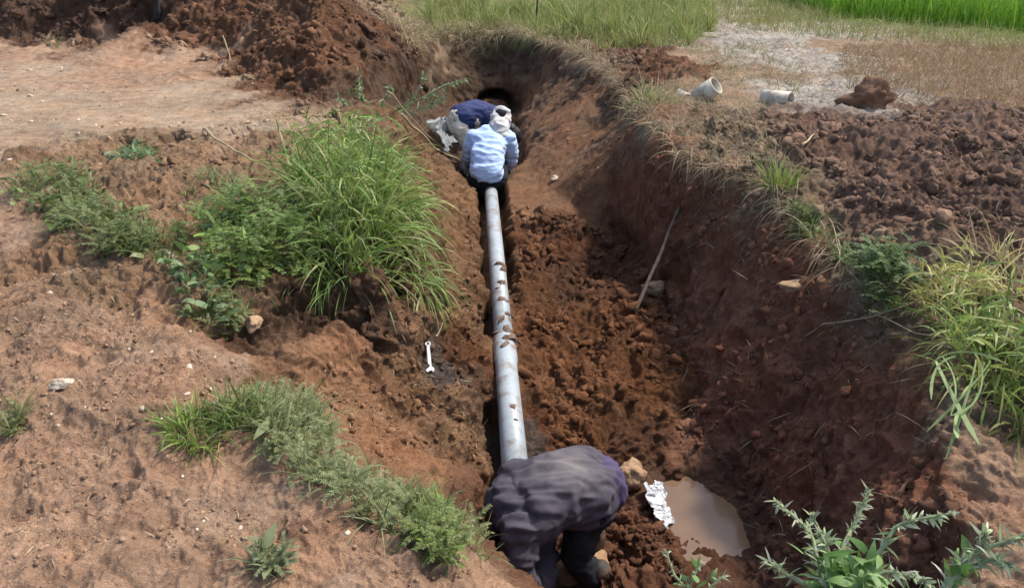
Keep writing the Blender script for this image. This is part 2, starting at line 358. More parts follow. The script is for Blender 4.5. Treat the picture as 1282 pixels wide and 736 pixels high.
patchy = np.clip(.55 + 1.1 * perlin(p * 1.9, 15), .08, 1.3); patchy2 = np.clip(.5 + 1.3 * perlin(p * 4.3, 16), .05, 1.4)
disp = perlin(p * 1.3, 5) * .07 * np.clip(rel, .3, 1.2) + perlin(p * 3.1, 6) * .06 * rel
disp += np.clip(.45 - worley(w1 * 5.0, 7), -.25, .45) * .075 * rel * patchy
disp += (.22 - np.abs(perlin(w1 * 6.5, 9))) * .075 * rel
disp += np.clip(.5 - worley(w2 * 13, 8), -.2, .5) * .034 * rel * patchy2
disp += (.2 - np.abs(perlin(w2 * 15, 17))) * .034 * np.clip(rel, .2, 2) * np.clip(1.5 - patchy, .3, 1.4)
calm = 1 - smooth(1.15, 1.3, np.abs(TH.ravel()))
disp += calm * perlin(p * 30, 10) * .016 * np.clip(rel, .35, 2) + (.2 - np.abs(perlin(w2 * 34, 18))) * .016 * rel + perlin(p * 70, 11) * .008 * np.clip(rel, .4, 2)
# keep the bed under the pipe and the water clear
tpipe = (gy - PIPE_A[1]) / (PIPE_B - PIPE_A)[1]; sp_ = np.abs(gx - (PIPE_A[0] + (PIPE_B - PIPE_A)[0] * tpipe))
near_pipe = (sp_ < .2) & (gy > 2.8) & (gy < 8.2)
disp = np.where(near_pipe, disp * smooth(.04, .13, sp_), disp)
G = G + N * disp[:, None]
nq = site(622, 139); nw = np.exp(-((((G[:, 0] - nq[0]) / .24) ** 2 + ((G[:, 2] - nq[2] + .0) / .17) ** 2)) ** 2) * (np.abs(G[:, 1] - nq[1]) < 1.3); G[:, 1] += nw * .75
over = near_pipe & (sp_ < .075); G[over, 2] = np.minimum(G[over, 2], -.84)
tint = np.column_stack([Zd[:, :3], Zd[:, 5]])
# loose surface colour: crumb tops drier, and broad natural drift
drift = 1 + .22 * perlin(p * 1.7, 21) + .16 * perlin(p * 6, 22) + .14 * perlin(p * 19, 23)
tint[:, :3] *= drift[:, None]
redd = perlin(p * 2.7, 24)[:, None]; tint[:, :3] *= 1 + redd * np.array([.10, -.02, -.10])
idx = np.arange(nr * nt).reshape(nr, nt)
quads = np.column_stack([idx[:-1, :-1].ravel(), idx[:-1, 1:].ravel(), idx[1:, 1:].ravel(), idx[1:, :-1].ravel()])
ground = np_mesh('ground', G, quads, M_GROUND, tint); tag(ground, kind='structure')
bpy.context.view_layer.update()
def drop(x, y):                                      # real ground height and normal at x, y
    ok, loc, nor, _ = ground.ray_cast(Vector((x, y, 5)), Vector((0, 0, -1)))
    return (loc, nor if nor.z > 0 else -nor) if ok else (Vector((x, y, 0)), Vector((0, 0, 1)))
def hit(u, v):                                       # the ground seen at a spot of the photograph
    ok, loc, nor, _ = ground.ray_cast(Vector((0, 0, CZ)), Vector(ray(u, v)))
    return (loc, nor) if ok else (Vector(site(u, v)), Vector((0, 0, 1)))
def inside(poly, x, y):
    c = np.zeros(len(x), bool); j = len(poly) - 1
    for i in range(len(poly)):
        (xi, yi), (xj, yj) = poly[i], poly[j]
        c ^= ((yi > y) != (yj > y)) & (x < (xj - xi) * (y - yi) / (yj - yi + 1e-12) + xi); j = i
    return c
def area_pts(px, n, patch=0.0):                      # n random ground points, even per square metre, inside a patch given by its corners
    poly = [tuple(site(u, v)[:2]) for u, v in px]; xs, ys = zip(*poly); out = []; patch_try = 0
    while len(out) < n:
        x = R.uniform(min(xs), max(xs), 4 * n); y = R.uniform(min(ys), max(ys), 4 * n)
        m = inside(poly, x, y)
        patch_try += 1
        if patch and patch_try < 8: m &= perlin(np.column_stack([x * 3.1, y * 3.1, x * 0 + 3.7]), 55) + .6 * perlin(np.column_stack([x * 8, y * 8, x * 0]), 56) > patch - .25
        out += list(zip(x[m], y[m]))
    pts_ = [drop(*q) for q in out[:n]]
    return np.array([q[0] for q in pts_]), np.array([q[1] for q in pts_])

# ------------------------------------------------------------------ clods
def ico(sub):
    bm = bmesh.new(); bmesh.ops.create_icosphere(bm, subdivisions=sub, radius=1); v = np.array([x.co[:] for x in bm.verts]); f = np.array([[x.index for x in q.verts] for q in bm.faces]); bm.free(); return v, f
ICO = {k: ico(k) for k in (1, 2, 3, 4)}
def clod_shape(sub, seed, rough=.35):
    v, f = ICO[sub]; rg = np.random.default_rng(int(seed) + 7); k = 11; nn = rg.normal(size=(k, 3)); nn /= np.linalg.norm(nn, axis=1, keepdims=True); hh = rg.uniform(.62, 1.0, k)
    dd = v @ nn.T / hh; e = 9.0; d = 1 / np.maximum((np.clip(dd, 0, None) ** e).sum(1) ** (1 / e), .55); o = np.array([seed * 3.7, seed * 1.3, 0])
    d = d * (1 + rough * (perlin(v * 1.6 + o, 40) * .8 + perlin(v * 3.4 + o, 41) * .5))
    if sub > 2: d = d * (1 + rough * ((.2 - np.abs(perlin(v * 4 + o, 43))) * .5 + perlin(v * 9 + o, 44) * .28))
    return v * d[:, None] * rg.uniform(.8, 1.2, 3), f
protos1 = [clod_shape(2, s, .6) for s in range(24)]; protos0 = [clod_shape(1, s, .5) for s in range(24)]
def rotm(n):
    a, b, c = R.uniform(0, 6.28, (3, n)); ca, sa, cb, sb, cc, sc = np.cos(a), np.sin(a), np.cos(b), np.sin(b), np.cos(c), np.sin(c)
    M = np.empty((n, 3, 3)); M[:, 0] = np.column_stack([ca * cb, ca * sb * sc - sa * cc, ca * sb * cc + sa * sc]); M[:, 1] = np.column_stack([sa * cb, sa * sb * sc + ca * cc, sa * sb * cc - ca * sc]); M[:, 2] = np.column_stack([-sb, cb * sc, cb * cc]); return M
def scatter_clods(name, specs, m, sink=.35):
    VV, FF, TT, off = [], [], [], 0
    for px, n, lo, hi, shade in specs:
        P_, N_ = area_pts(px, n, .2); size = lo * (hi / lo) ** (R.random(n) ** 3.4); Z = zones(P_); M = rotm(n)
        for i in range(n):
            v, f = (protos1 if size[i] > .022 else protos0)[R.integers(24)]
            s = size[i] * R.uniform(.7, 1.25, 3) * np.array([1, 1, .8]); q = (v * s) @ M[i].T + P_[i] + N_[i] * size[i] * R.uniform(-.25, .35)
            VV.append(q); FF.append(f + off); off += len(v)
            TT.append(np.tile(np.append(np.clip(Z[i, :3] * shade * R.uniform(.75, 1.3), 0, .7), Z[i, 5] * .5), (len(v), 1)))
    o = np_mesh(name, np.concatenate(VV), np.concatenate(FF), m, np.concatenate(TT)); tag(o, kind='stuff'); return o
FLOOR_PX = [(655,260),(760,290),(805,330),(845,400),(862,480),(880,560),(800,600),(700,570),(660,480),(640,400)]
PLAT_PX = [(860,150),(960,140),(1050,150),(1500,130),(1600,330),(1160,300),(1080,330),(1000,265),(900,215)]
HEAP_PX = [(0,45),(0,0),(500,0),(520,60),(540,110),(400,120),(330,105),(200,55)]
WALL_PX = [(800,170),(930,230),(1060,330),(1165,440),(1195,600),(1190,700),(960,700),(930,620),(870,540),(850,400)]
LEFT_PX = [(0,290),(220,400),(330,490),(330,530),(430,612),(600,720),(560,736),(0,736)]
BERM_PX = [(20,210),(150,170),(330,140),(420,110),(500,200),(520,320),(400,390),(250,410),(60,300)]
BENCH_PX = [(330,470),(430,435),(545,410),(590,330),(560,230),(540,200),(590,240),(605,420),(605,600),(480,580),(340,500)]
PIT_PX = [(760,640),(800,600),(850,690),(860,736),(740,736)]
SCREE_PX = [(655,150),(770,110),(790,170),(755,280),(690,240)]
scatter_clods('loose_soil_crumbs', [
  (FLOOR_PX, 2600, .005, .05, 1.0), (PLAT_PX, 7000, .006, .045, 1.0), (HEAP_PX, 4200, .010, .07, 1.0), (WALL_PX, 1800, .005, .035, 1.05),
  (LEFT_PX, 3600, .002, .012, 1.0), (BERM_PX, 2000, .005, .035, 1.0), (BENCH_PX, 1800, .004, .026, 1.0), (PIT_PX, 900, .006, .04, 1.0), (SCREE_PX, 350, .004, .02, 1.05),
  ([(0,80),(330,130),(150,190),(0,220)], 420, .004, .018, .9), ([(700,45),(780,55),(870,90),(800,120),(745,80)], 900, .007, .045, 1.0)], M_CLOD)
def lone_clods(name, label, cat, group, px, n, lo, hi, m=None, tintv=None, sub=4, flat=.75, rough=.7):
    P_, N_ = area_pts(px, n); size = np.sort(lo * (hi / lo) ** (R.random(n) ** 1.6))[::-1]; Z = zones(P_)
    for i in range(n):
        v, f = clod_shape(sub if m is None else 2, 50 + i * 3 + len(name) + lo * 1000, rough); s = size[i] * R.uniform(.75, 1.2, 3) * np.array([1, 1, flat]); a = R.uniform(0, 6.28); Rz = np.array([[math.cos(a), -math.sin(a), 0], [math.sin(a), math.cos(a), 0], [0, 0, 1]])
        tv = Z[i, :3] * R.uniform(.8, 1.15) if tintv is None else np.array(tintv)
        o = np_mesh(name, (v * s) @ Rz.T, f, m or M_CLOD, np.tile(np.append(tv, 0), (len(v), 1)))
        o.location = P_[i] + N_[i] * size[i] * .12; tag(o, label, cat, group)
lone_clods('earth_clod', 'large brown clod among the broken soil on the right bank', 'clod', 'large clods on the right bank', PLAT_PX, 40, .035, .085)
lone_clods('earth_clod', 'dark red clod lying in the rubble on the trench floor', 'clod', 'large clods on the trench floor', FLOOR_PX, 22, .035, .085)
lone_clods('earth_clod', 'dark clod on the face of the excavated heap', 'clod', 'large clods on the excavated heap', HEAP_PX, 22, .05, .13)
lone_clods('earth_clod', 'brown clod among weeds on the left bank', 'clod', 'clods among the left weeds', BERM_PX, 24, .03, .075)
lone_clods('pebble', 'small pale pebble on the bare sunlit ground at left', 'pebble', 'pale pebbles on the left bank', LEFT_PX, 34, .006, .017, M_STONE, (.5, .42, .33), 2, .7, .2)
lone_clods('pebble', 'small pale pebble on the smooth dirt path', 'pebble', 'pale pebbles on the path', [(0,80),(330,100),(150,190),(0,220)], 22, .012, .03, M_STONE, (.5, .42, .33), 2, .7, .2)
def stone(name, label, cat, u, v, r, m, seed, scale=(1, 1, .8), rough=.3, lift=.3):
    q, f = clod_shape(4, seed, rough); p_, n_ = hit(u, v); q = q * r * np.array(scale)
    o = np_mesh(name, q, f, m, np.tile(np.array([.2, .115, .075, 0]), (len(q), 1))); o.location = p_ + Vector((0, 0, 1)) * r * lift; tag(o, label, cat); return o
stone('earth_block', 'big square block of dark earth on the right bank below the pale crust', 'earth block', 1088, 131, .19, M_CLOD, 14, (1.1, .9, .75), .35)
stone('stone', 'cream stone lying in the weeds on the left bank', 'stone', 215, 322, .036, M_STONE, 5, (1.2, 1, .7))
stone('stone', 'rounded pale stone on the bare ground at the left', 'stone', 84, 482, .024, M_STONE, 6, (1.2, 1, .7))
stone('stone', 'white stone on the sunlit slope beyond the pipe', 'stone', 695, 224, .035, M_STONE, 7)
stone('stone', 'pale stone at the top of the cut in the left bank', 'stone', 318, 408, .05, M_TAN, 8)
stone('stone', 'flat pale stone set in the shaded right wall', 'stone', 1000, 358, .05, M_TAN, 9, (1.4, .8, .6), .3, .2)
stone('boulder', 'tan lump of mudstone just behind the front worker', 'boulder', 785, 600, .11, M_TAN, 10, (.9, .8, 1), .35, .1)
stone('boulder', 'tan boulder at the bottom edge below the front worker', 'boulder', 737, 728, .13, M_TAN, 11, (.9, .8, 1.0), .3, .5)
stone('stone', 'rounded stone beside the foot of the leaning stick', 'stone', 822, 365, .06, M_TAN, 12, (1, 1, .8))

# ------------------------------------------------------------------ tubes, ribbons
def tube_np(path, rad, k=8, cap=True):
    path = np.array(path, float); n = len(path); rad = np.broadcast_to(rad, n); T = np.gradient(path, axis=0); T /= np.linalg.norm(T, axis=1, keepdims=True) + 1e-9
    up = np.array([0, 0, 1.]) if abs(T[0, 2]) < .9 else np.array([1., 0, 0]); A = np.cross(T, up); A /= np.linalg.norm(A, axis=1, keepdims=True) + 1e-9; B = np.cross(T, A)
    an = np.arange(k) * 2 * math.pi / k
    V = (path[:, None] + rad[:, None, None] * (np.cos(an)[None, :, None] * A[:, None] + np.sin(an)[None, :, None] * B[:, None])).reshape(-1, 3)
    Fq = [(i * k + j, i * k + (j + 1) % k, (i + 1) * k + (j + 1) % k, (i + 1) * k + j) for i in range(n - 1) for j in range(k)]
    if cap:
        V = np.vstack([V, path[:1], path[-1:]]); c0, c1 = n * k, n * k + 1
        Fq += [(c0, (j + 1) % k, j, c0) for j in range(0)]
        for j in range(0, k, 2):
            Fq.append((c0, (j + 2) % k, (j + 1) % k, j)); b_ = (n - 1) * k; Fq.append((c1, b_ + j, b_ + (j + 1) % k, b_ + (j + 2) % k))
    return V, np.array(Fq)
def ribbons(base, d0, L, W, droop, tint0, tint1, seg=5, fold=None):
    n = len(base); d = d0 / (np.linalg.norm(d0, axis=1, keepdims=True) + 1e-9); pos = base.copy(); L = np.broadcast_to(L, n); W = np.broadcast_to(W, n); droop = np.broadcast_to(droop, n)
    rnd = R.normal(size=(n, 3)); side = np.cross(d, rnd if fold is None else fold); side /= np.linalg.norm(side, axis=1, keepdims=True) + 1e-9
    V = np.empty((n, seg + 1, 2, 3)); C = np.empty((n, seg + 1, 2, 3))
    for i in range(seg + 1):
        t = i / seg; wv = W * (max(0, 1 - t ** 2.2) * (.55 + .45 * min(1, 3 * t))) * .5 + 2e-4
        V[:, i, 0] = pos - side * wv[:, None]; V[:, i, 1] = pos + side * wv[:, None]; C[:, i, :] = (tint0 * (1 - t) + tint1 * t)[:, None]
        d = d + np.array([0, 0, -1]) * (droop / seg * (0.4 + 1.4 * t))[:, None]; d /= np.linalg.norm(d, axis=1, keepdims=True); pos = pos + d * (L / seg)[:, None]
    b = (np.arange(n) * (seg + 1) * 2)[:, None]; s = np.arange(seg) * 2
    Fq = np.stack([b + s, b + s + 1, b + s + 3, b + s + 2], 2).reshape(-1, 4)
    return V.reshape(-1, 3), Fq, C.reshape(-1, 3)
class Acc:
    def __init__(s): s.V, s.F, s.C, s.o = [], [], [], 0
    def add(s, V, Fq, C):
        V = np.asarray(V, float)
        if np.ndim(C) == 1: C = np.tile(C, (len(V), 1))
        s.V.append(V); s.F.append(np.asarray(Fq) + s.o); s.C.append(C); s.o += len(V)
    def build(s, name, m, parent=None): return np_mesh(name, np.concatenate(s.V), np.concatenate(s.F), m, np.concatenate(s.C), parent)
def tints(n, palette, jit=.15):
    c = np.array(palette)[R.integers(len(palette), size=n)]; return c * R.uniform(1 - jit, 1 + jit, (n, 1))
GREENS = [(.14, .215, .035), (.10, .17, .03), (.19, .27, .05), (.16, .235, .045), (.24, .31, .09), (.075, .13, .025)]
DEEP = [(.10, .145, .035), (.125, .18, .05), (.075, .11, .03), (.17, .225, .07)]
SAGE = [(.185, .20, .075), (.15, .17, .055), (.24, .25, .12), (.12, .14, .045)]
STRAW = [(.40, .31, .19), (.32, .245, .15), (.48, .40, .26), (.25, .19, .12)]
YELL = [(.42, .38, .11), (.36, .34, .10), (.30, .32, .08), (.5, .43, .18)]
MEADOW = [(.21, .26, .06), (.16, .21, .045), (.27, .31, .09), (.36, .34, .14), (.13, .19, .035), (.33,.29,.13)]
RICE = [(.13, .27, .02), (.16, .31, .03), (.10, .22, .018), (.21, .34, .05)]
def up_dirs(n, lean_lo, lean_hi, bias=(0, 0, 0)):
    a = R.uniform(0, 2 * math.pi, n); l = np.radians(R.uniform(lean_lo, lean_hi, n)); return np.column_stack([np.sin(l) * np.cos(a), np.sin(l) * np.sin(a), np.cos(l)]) + np.array(bias)
def grass_on(name, px, n, L, W, droop, pal, pal2=None, lean=(0, 35), bias=(0, 0, 0), seg=4, m=None, clump=0):
    P_, _ = area_pts(px, n if not clump else max(4, n // clump))
    if clump: P_ = np.repeat(P_, clump, 0)[:n]; P_ = P_ + np.column_stack([R.normal(0, .03, (len(P_), 2)), np.zeros(len(P_))])
    n = len(P_); V, Fq, C = ribbons(P_ - [0, 0, .01], up_dirs(n, *lean, bias), R.uniform(*L, n), R.uniform(*W, n), R.uniform(*droop, n), tints(n, pal), tints(n, pal2 or pal), seg)
    return np_mesh(name, V, Fq, m or M_PLANT, C)

# ------------------------------------------------------------------ meadow, rice, dry grass (nobody could count these)
TOPGR = [(545,44),(640,38),(700,50),(760,62),(860,60),(900,30),(880,-12),(560,-12),(530,20)]
tag(grass_on('meadow_grass', TOPGR, 10000, (.08, .26), (.006, .014), (.3, 1.3), MEADOW, MEADOW, (0, 35)), kind='stuff')
RICEPX = [(955,-2),(1040,22),(1150,30),(1290,42),(1500,46),(1400,-25),(960,-25)]
o = grass_on('meadow_grass', TOPGR, 2600, (.3, .5), (.008, .018), (.3, 1.3), MEADOW, MEADOW, (0, 35), clump=26); tag(o, kind='stuff')
tag(grass_on('rice_field', RICEPX, 26000, (.35, .6), (.012, .024), (.2, .9), RICE, RICE, (0, 22)), kind='stuff')
tag(grass_on('dry_ground_grass', [(1050,60),(1282,60),(1520,70),(1500,150),(1290,140),(1130,125),(1060,110)], 12000, (.06, .2), (.004, .008), (.2, 1.2), [(.3, .2, .12), (.26, .16, .10), (.36, .26, .15), (.2, .17, .07)], None, (10, 65), m=M_DRY), kind='stuff')
o = grass_on('meadow_fringe_grass', [(870,8),(960,-8),(1050,28),(1282,48),(1282,66),(1040,50),(930,40)], 3500, (.1, .28), (.006, .012), (.3, 1.2), [(.2, .23, .06), (.28, .25, .1), (.15, .19, .05), (.33, .27, .13)], None, (0, 45)); tag(o, kind='stuff')
o = grass_on('dry_turf_grass', [(800,110),(860,100),(960,130),(985,200),(1000,262),(920,222),(850,186),(800,155)], 2600, (.04, .16), (.002, .005), (.4, 1.8), STRAW + [(.2, .2, .07)], None, (15, 75), m=M_DRY); tag(o, kind='stuff')
o = grass_on('dry_turf_grass', [(850,60),(940,55),(1010,90),(1000,125),(900,105)], 1300, (.05, .16), (.004, .008), (.4, 1.5), STRAW + [(.16, .2, .06), (.2, .22, .08)], None, (10, 60), m=M_DRY); tag(o, kind='stuff')
o = grass_on('dry_turf_grass', [(520,56),(545,48),(600,43),(640,43),(705,56),(745,77),(740,66),(640,34),(545,38),(500,25),(495,40)], 2600, (.08, .28), (.004, .009), (1.0, 2.6), STRAW + [(.25, .26, .08), (.18, .22, .06)], None, (10, 70), (0, -.35, 0), 6, M_DRY); tag(o, kind='stuff')
o = grass_on('dry_turf_grass', [(870,5),(930,30),(1060,75),(1110,110),(1040,140),(985,120),(1000,80),(900,50)], 2200, (.03, .12), (.004, .008), (.4, 1.8), STRAW + [(.2, .15, .1), (.16, .12, .09), (.24, .25, .1)], None, (20, 75), m=M_DRY, clump=7); tag(o, kind='stuff')
o = grass_on('hanging_root_fibres', [(545,47),(640,41),(700,54),(745,78),(775,105),(800,152),(855,190),(935,227),(1003,272),(1062,322),(1068,312),(1000,262),(930,218),(850,182),(800,145),(770,92),(740,68),(640,37)], 2600, (.1, .4), (.002, .005), (1.2, 3.2), STRAW + [(.15, .09, .05), (.2, .13, .07)], None, (20, 80), (-.5, -.5, 0), 6, M_DRY); tag(o, kind='stuff')

def litter(px, n, Lr=(.02, .1)):
    P_, N_ = area_pts(px, n, .1); d = R.normal(size=(n, 3)); d -= N_ * (d * N_).sum(1, keepdims=True); d = d / np.linalg.norm(d, axis=1, keepdims=True) + N_ * R.uniform(-.05, .35, (n, 1))
    return ribbons(P_ + N_ * .006, d, R.uniform(*Lr, n), R.uniform(.0015, .004, n), R.uniform(0, .6, n), tints(n, STRAW + [(.2, .13, .08), (.14, .09, .06)], .25), tints(n, STRAW, .25), 3)
ac = Acc()
for px, n, lr in ((LEFT_PX, 420, (.01, .05)), (BERM_PX, 700, (.03, .14)), (BENCH_PX, 260, (.02, .07)), (WALL_PX, 420, (.03, .14)), (PLAT_PX, 800, (.04, .16)), (FLOOR_PX, 160, (.03, .1)), ([(800,140),(860,130),(990,200),(1060,300),(1160,400),(1100,400),(980,300),(880,230),(800,180)], 900, (.04, .18))): ac.add(*litter(px, n, lr))
tag(ac.build('straw_litter', M_DRY), kind='stuff')
# ------------------------------------------------------------------ weeds and clumps, each a plant of its own
def pinnate(acc, base, d, L, pal, nleaf=11, lw=.007, ll=.022, droop=.8):
    n = len(base); d = d / np.linalg.norm(d, axis=1, keepdims=True); L = np.broadcast_to(L, n)
    V, Fq, C = ribbons(base, d, L, np.full(n, .003), np.full(n, droop), tints(n, pal), tints(n, pal), 4); acc.add(V, Fq, C)
    Vr = V.reshape(n, 5, 2, 3).mean(2)
    side = np.cross(d, np.array([0, 0, 1.])); side /= np.linalg.norm(side, axis=1, keepdims=True) + 1e-9
    for i in range(nleaf):
        t = .15 + .85 * i / (nleaf - 1); s = t * 4; k = min(int(s), 3); q = Vr[:, k] + (Vr[:, k + 1] - Vr[:, k]) * (s - k)
        tang = Vr[:, k + 1] - Vr[:, k]; tang /= np.linalg.norm(tang, axis=1, keepdims=True) + 1e-9
        for sg in (-1, 1):
            V2, F2, C2 = ribbons(q, side * sg + tang * .45 + R.normal(0, .12, (n, 3)), ll * (L / .12) * (1 - .5 * abs(t - .4)), lw * (L / .12), .3, tints(n, pal), tints(n, pal), 2, np.cross(side, tang) + R.normal(0, .25, (n, 3))); acc.add(V2, F2, C2)
def broad(acc, base, d, L, W, pal, droop=.8):
    n = len(base); V, Fq, C = ribbons(base, d, L, W, droop, tints(n, pal), tints(n, pal), 4, np.cross(d, np.array([0, 0, 1.])) @ np.eye(3) + 0 if False else None); acc.add(V, Fq, C)
def weed_mat(name, label, px, nl, Lr, pal, height=.08, nb=0, ngr=0, cat='weed', broad_pal=None, patch=.22):
    root = empty(name, tuple(site(*px[0])))
    acc = Acc(); P_, N_ = area_pts(px, nl, patch)
    base = P_ + np.column_stack([np.zeros((nl, 2)), R.uniform(0, height, nl)])
    pinnate(acc, base, up_dirs(nl, 25, 85), R.uniform(*Lr, nl), pal)
    if nb:
        Q, _ = area_pts(px, nb); Q[:, 2] += R.uniform(0, height, nb); V, Fq, C = ribbons(Q, up_dirs(nb, 30, 85), R.uniform(.04, .09, nb), R.uniform(.02, .04, nb), R.uniform(.2, 1.4, nb), tints(nb, broad_pal or pal), tints(nb, broad_pal or pal), 4); acc.add(V, Fq, C)
    if ngr:
        Q, _ = area_pts(px, ngr, .1); V, Fq, C = ribbons(Q, up_dirs(ngr, 5, 60), R.uniform(.06, .2, ngr), R.uniform(.003, .007, ngr), R.uniform(.3, 1.8, ngr), tints(ngr, pal), tints(ngr, pal), 4); acc.add(V, Fq, C)
    o = acc.build('leaves', M_PLANT, root); o.location = -Vector(root.location)
    ac2 = Acc(); ns = max(12, nl // 14); Q, _ = area_pts(px, ns)
    V, Fq, C = ribbons(Q - [0, 0, .01], up_dirs(ns, 10, 70), R.uniform(height * .8, height * 2.2, ns), np.full(ns, .006), R.uniform(.1, .8, ns), tints(ns, [(.1, .11, .04), (.14, .10, .05)]), tints(ns, pal), 4); ac2.add(V, Fq, C)
    o2 = ac2.build('stems', M_PLANT, root); o2.location = -Vector(root.location)
    tag(root, label, cat); return root
weed_mat('creeping_weed', 'grey green creeping weed at the left edge below the dirt path', [(5,262),(40,222),(95,215),(125,240),(110,275),(50,272)], 330, (.05, .12), SAGE + DEEP, .1, 60, 200)
weed_mat('creeping_weed', 'low green weed between the left edge and the cream stone', [(60,290),(110,262),(180,272),(195,300),(180,335),(120,320),(70,305)], 380, (.05, .12), DEEP + SAGE, .09, 60, 200)
weed_mat('leafy_weed', 'dense dark green feathery weed in front of the tall grass', [(225,330),(255,285),(320,262),(400,268),(425,320),(415,350),(350,355),(300,385),(245,375)], 780, (.06, .15), DEEP + GREENS[:3], .15, 150, 420)
weed_mat('leafy_weed', 'pale broad leaved weed drooping over the cut below the feathery weed', [(205,345),(245,350),(285,375),(310,400),(270,418),(230,395)], 90, (.05, .1), SAGE, .08, 110, 100, broad_pal=[(.2, .25, .13), (.14, .2, .08), (.09, .15, .05)])
weed_mat('leafy_weed', 'small broad leaved weed beside the dark hole in the left bank', [(120,195),(165,178),(190,190),(200,215),(150,205)], 60, (.04, .09), DEEP, .08, 80, 40, broad_pal=[(.13, .2, .09), (.07, .14, .05), (.18, .24, .13)])
weed_mat('creeping_weed', 'thin faded weed on the clods below the dark hole', [(225,235),(270,215),(310,225),(300,255),(240,255)], 70, (.04, .09), SAGE, .05, 10, 150)
weed_mat('feathery_weed', 'bright fern leaved weed on the near ridge at lower left', [(318,520),(360,512),(400,530),(420,575),(430,605),(395,608),(350,590),(335,545)], 400, (.05, .10), SAGE + [(.24, .27, .14), (.2, .24, .1)], .07, 20, 420, patch=-.6)
weed_mat('creeping_weed', 'thin grassy weed joining the bright tuft and the fern leaved weed', [(265,525),(330,515),(345,545),(320,560),(270,548)], 50, (.03, .08), SAGE + GREENS[:2], .05, 0, 260)
weed_mat('feathery_weed', 'straggling weed along the near ridge behind the bare slope', [(405,598),(440,600),(500,625),(530,650),(500,660),(450,640),(420,622)], 240, (.04, .09), SAGE + [(.24, .27, .14), (.2, .24, .1)], .06, 10, 260, patch=-.3)
weed_mat('feathery_weed', 'bushy weed at the end of the near ridge above the dark pit', [(505,648),(535,640),(560,655),(572,695),(560,708),(540,695),(515,668)], 330, (.04, .08), SAGE + GREENS[:3], .08, 20, 250)
weed_mat('small_weed', 'small pale weed alone on the bare ground at bottom left', [(320,695),(345,685),(362,705),(352,725),(330,720)], 70, (.03, .06), [(.2, .22, .11), (.14, .17, .08)], .05, 16, 30)
weed_mat('small_weed', 'small sprig hanging over the pit left of the front worker', [(586,690),(598,684),(602,700),(592,708)], 34, (.04, .08), SAGE, .12, 0, 10)
weed_mat('leafy_weed', 'dark green weed on the right lip left of the yellow grass', [(1060,345),(1085,325),(1140,330),(1150,370),(1120,392),(1075,375)], 240, (.05, .12), DEEP + [(.05, .12, .05)], .09, 20, 150)
weed_mat('creeping_weed', 'faded weed on the right lip nearest the rough clods', [(985,270),(1010,258),(1060,300),(1070,330),(1035,315)], 150, (.04, .09), SAGE + DEEP, .05, 5, 240)
weed_mat('creeping_weed', 'straggling weed under the cream stone between the weeds and the bare ground', [(130,285),(200,280),(240,300),(230,345),(200,340),(150,320)], 110, (.04, .1), SAGE + DEEP, .06, 40, 260)
weed_mat('small_weed', 'tiny green weed on the path below the dark heap', [(58,54),(70,50),(78,58),(68,64)], 25, (.06, .12), SAGE, .04, 0, 20)
weed_mat('creeping_weed', 'sparse dark weed at the left edge of the bare ground', [(0,505),(20,495),(30,520),(10,545)], 40, (.03, .06), SAGE, .03, 0, 60)
def clump(name, label, u, v, n, rad, L, W, droop, pal, pal2=None, lean=(0, 45), bias=(0, 0, 0), seg=7, stalks=0, cat='grass clump', m=None, ell=(1, 1), fill=0):
    c, _ = hit(u, v); root = empty(name, c); a = R.uniform(0, 6.28, n); r = rad * np.sqrt(R.random(n)); x, y = c.x + r * np.cos(a) * ell[0], c.y + r * np.sin(a) * ell[1]
    B = np.array([drop(*q)[0] for q in zip(x, y)]) - np.array(c); out = np.column_stack([np.cos(a), np.sin(a), np.zeros(n)]) * (r / rad)[:, None]
    V, Fq, C = ribbons(B - [0, 0, .02], up_dirs(n, *lean, bias) + out * .5, R.uniform(*L, n), R.uniform(*W, n), R.uniform(*droop, n), tints(n, pal), tints(n, pal2 or pal), seg)
    if fill:
        acc = Acc(); acc.add(V, Fq, C); k = R.integers(n, size=fill); q = B[k] + np.column_stack([R.normal(0, .05, (fill, 2)), R.uniform(.02, L[1] * .75, fill)])
        V, Fq, C = ribbons(q, R.normal(size=(fill, 3)) * [1, 1, .7], R.uniform(.06, .2, fill), R.uniform(.006, .015, fill), R.uniform(.3, 2.5, fill), tints(fill, pal), tints(fill, pal2 or pal), 4); acc.add(V, Fq, C); acc.build('blades', m or M_PLANT, root)
    else: np_mesh('blades', V, Fq, m or M_PLANT, C, root)
    k = max(8, n // 12); V, Fq, C = ribbons(B[:k] - [0, 0, .02], up_dirs(k, 0, 30, bias), R.uniform(L[0] * .6, L[1] * .9, k), np.full(k, .006), R.uniform(.1, .7, k), tints(k, STRAW), tints(k, pal), 5); np_mesh('stalks', V, Fq, M_PLANT, C, root)
    tag(root, label, cat); return root
GL = GREENS + [(.3, .38, .11), (.42, .43, .18), (.26, .34, .08)]
clump('tall_grass_clump', 'tall bright green grass clump on the left lip beside the trench', 450, 280, 430, .2, (.25, .62), (.007, .019), (.5, 2.4), GREENS, GL + STRAW[:2], (0, 65), (.08, -.05, 0), ell=(.8, 1.8), fill=520)
clump('tall_grass_clump', 'grass clump at the back left of the tall bright one', 398, 228, 230, .17, (.2, .55), (.007, .018), (.5, 3), GREENS, GL, (0, 60), ell=(1, 1.4), fill=220)
clump('tall_grass_clump', 'upright grass clump behind the tall bright one nearest the seeding weed', 455, 215, 230, .2, (.2, .55), (.007, .018), (.5, 2.2), GREENS, GL, (0, 65), (.1, 0, 0), ell=(1, 1.3), fill=220)
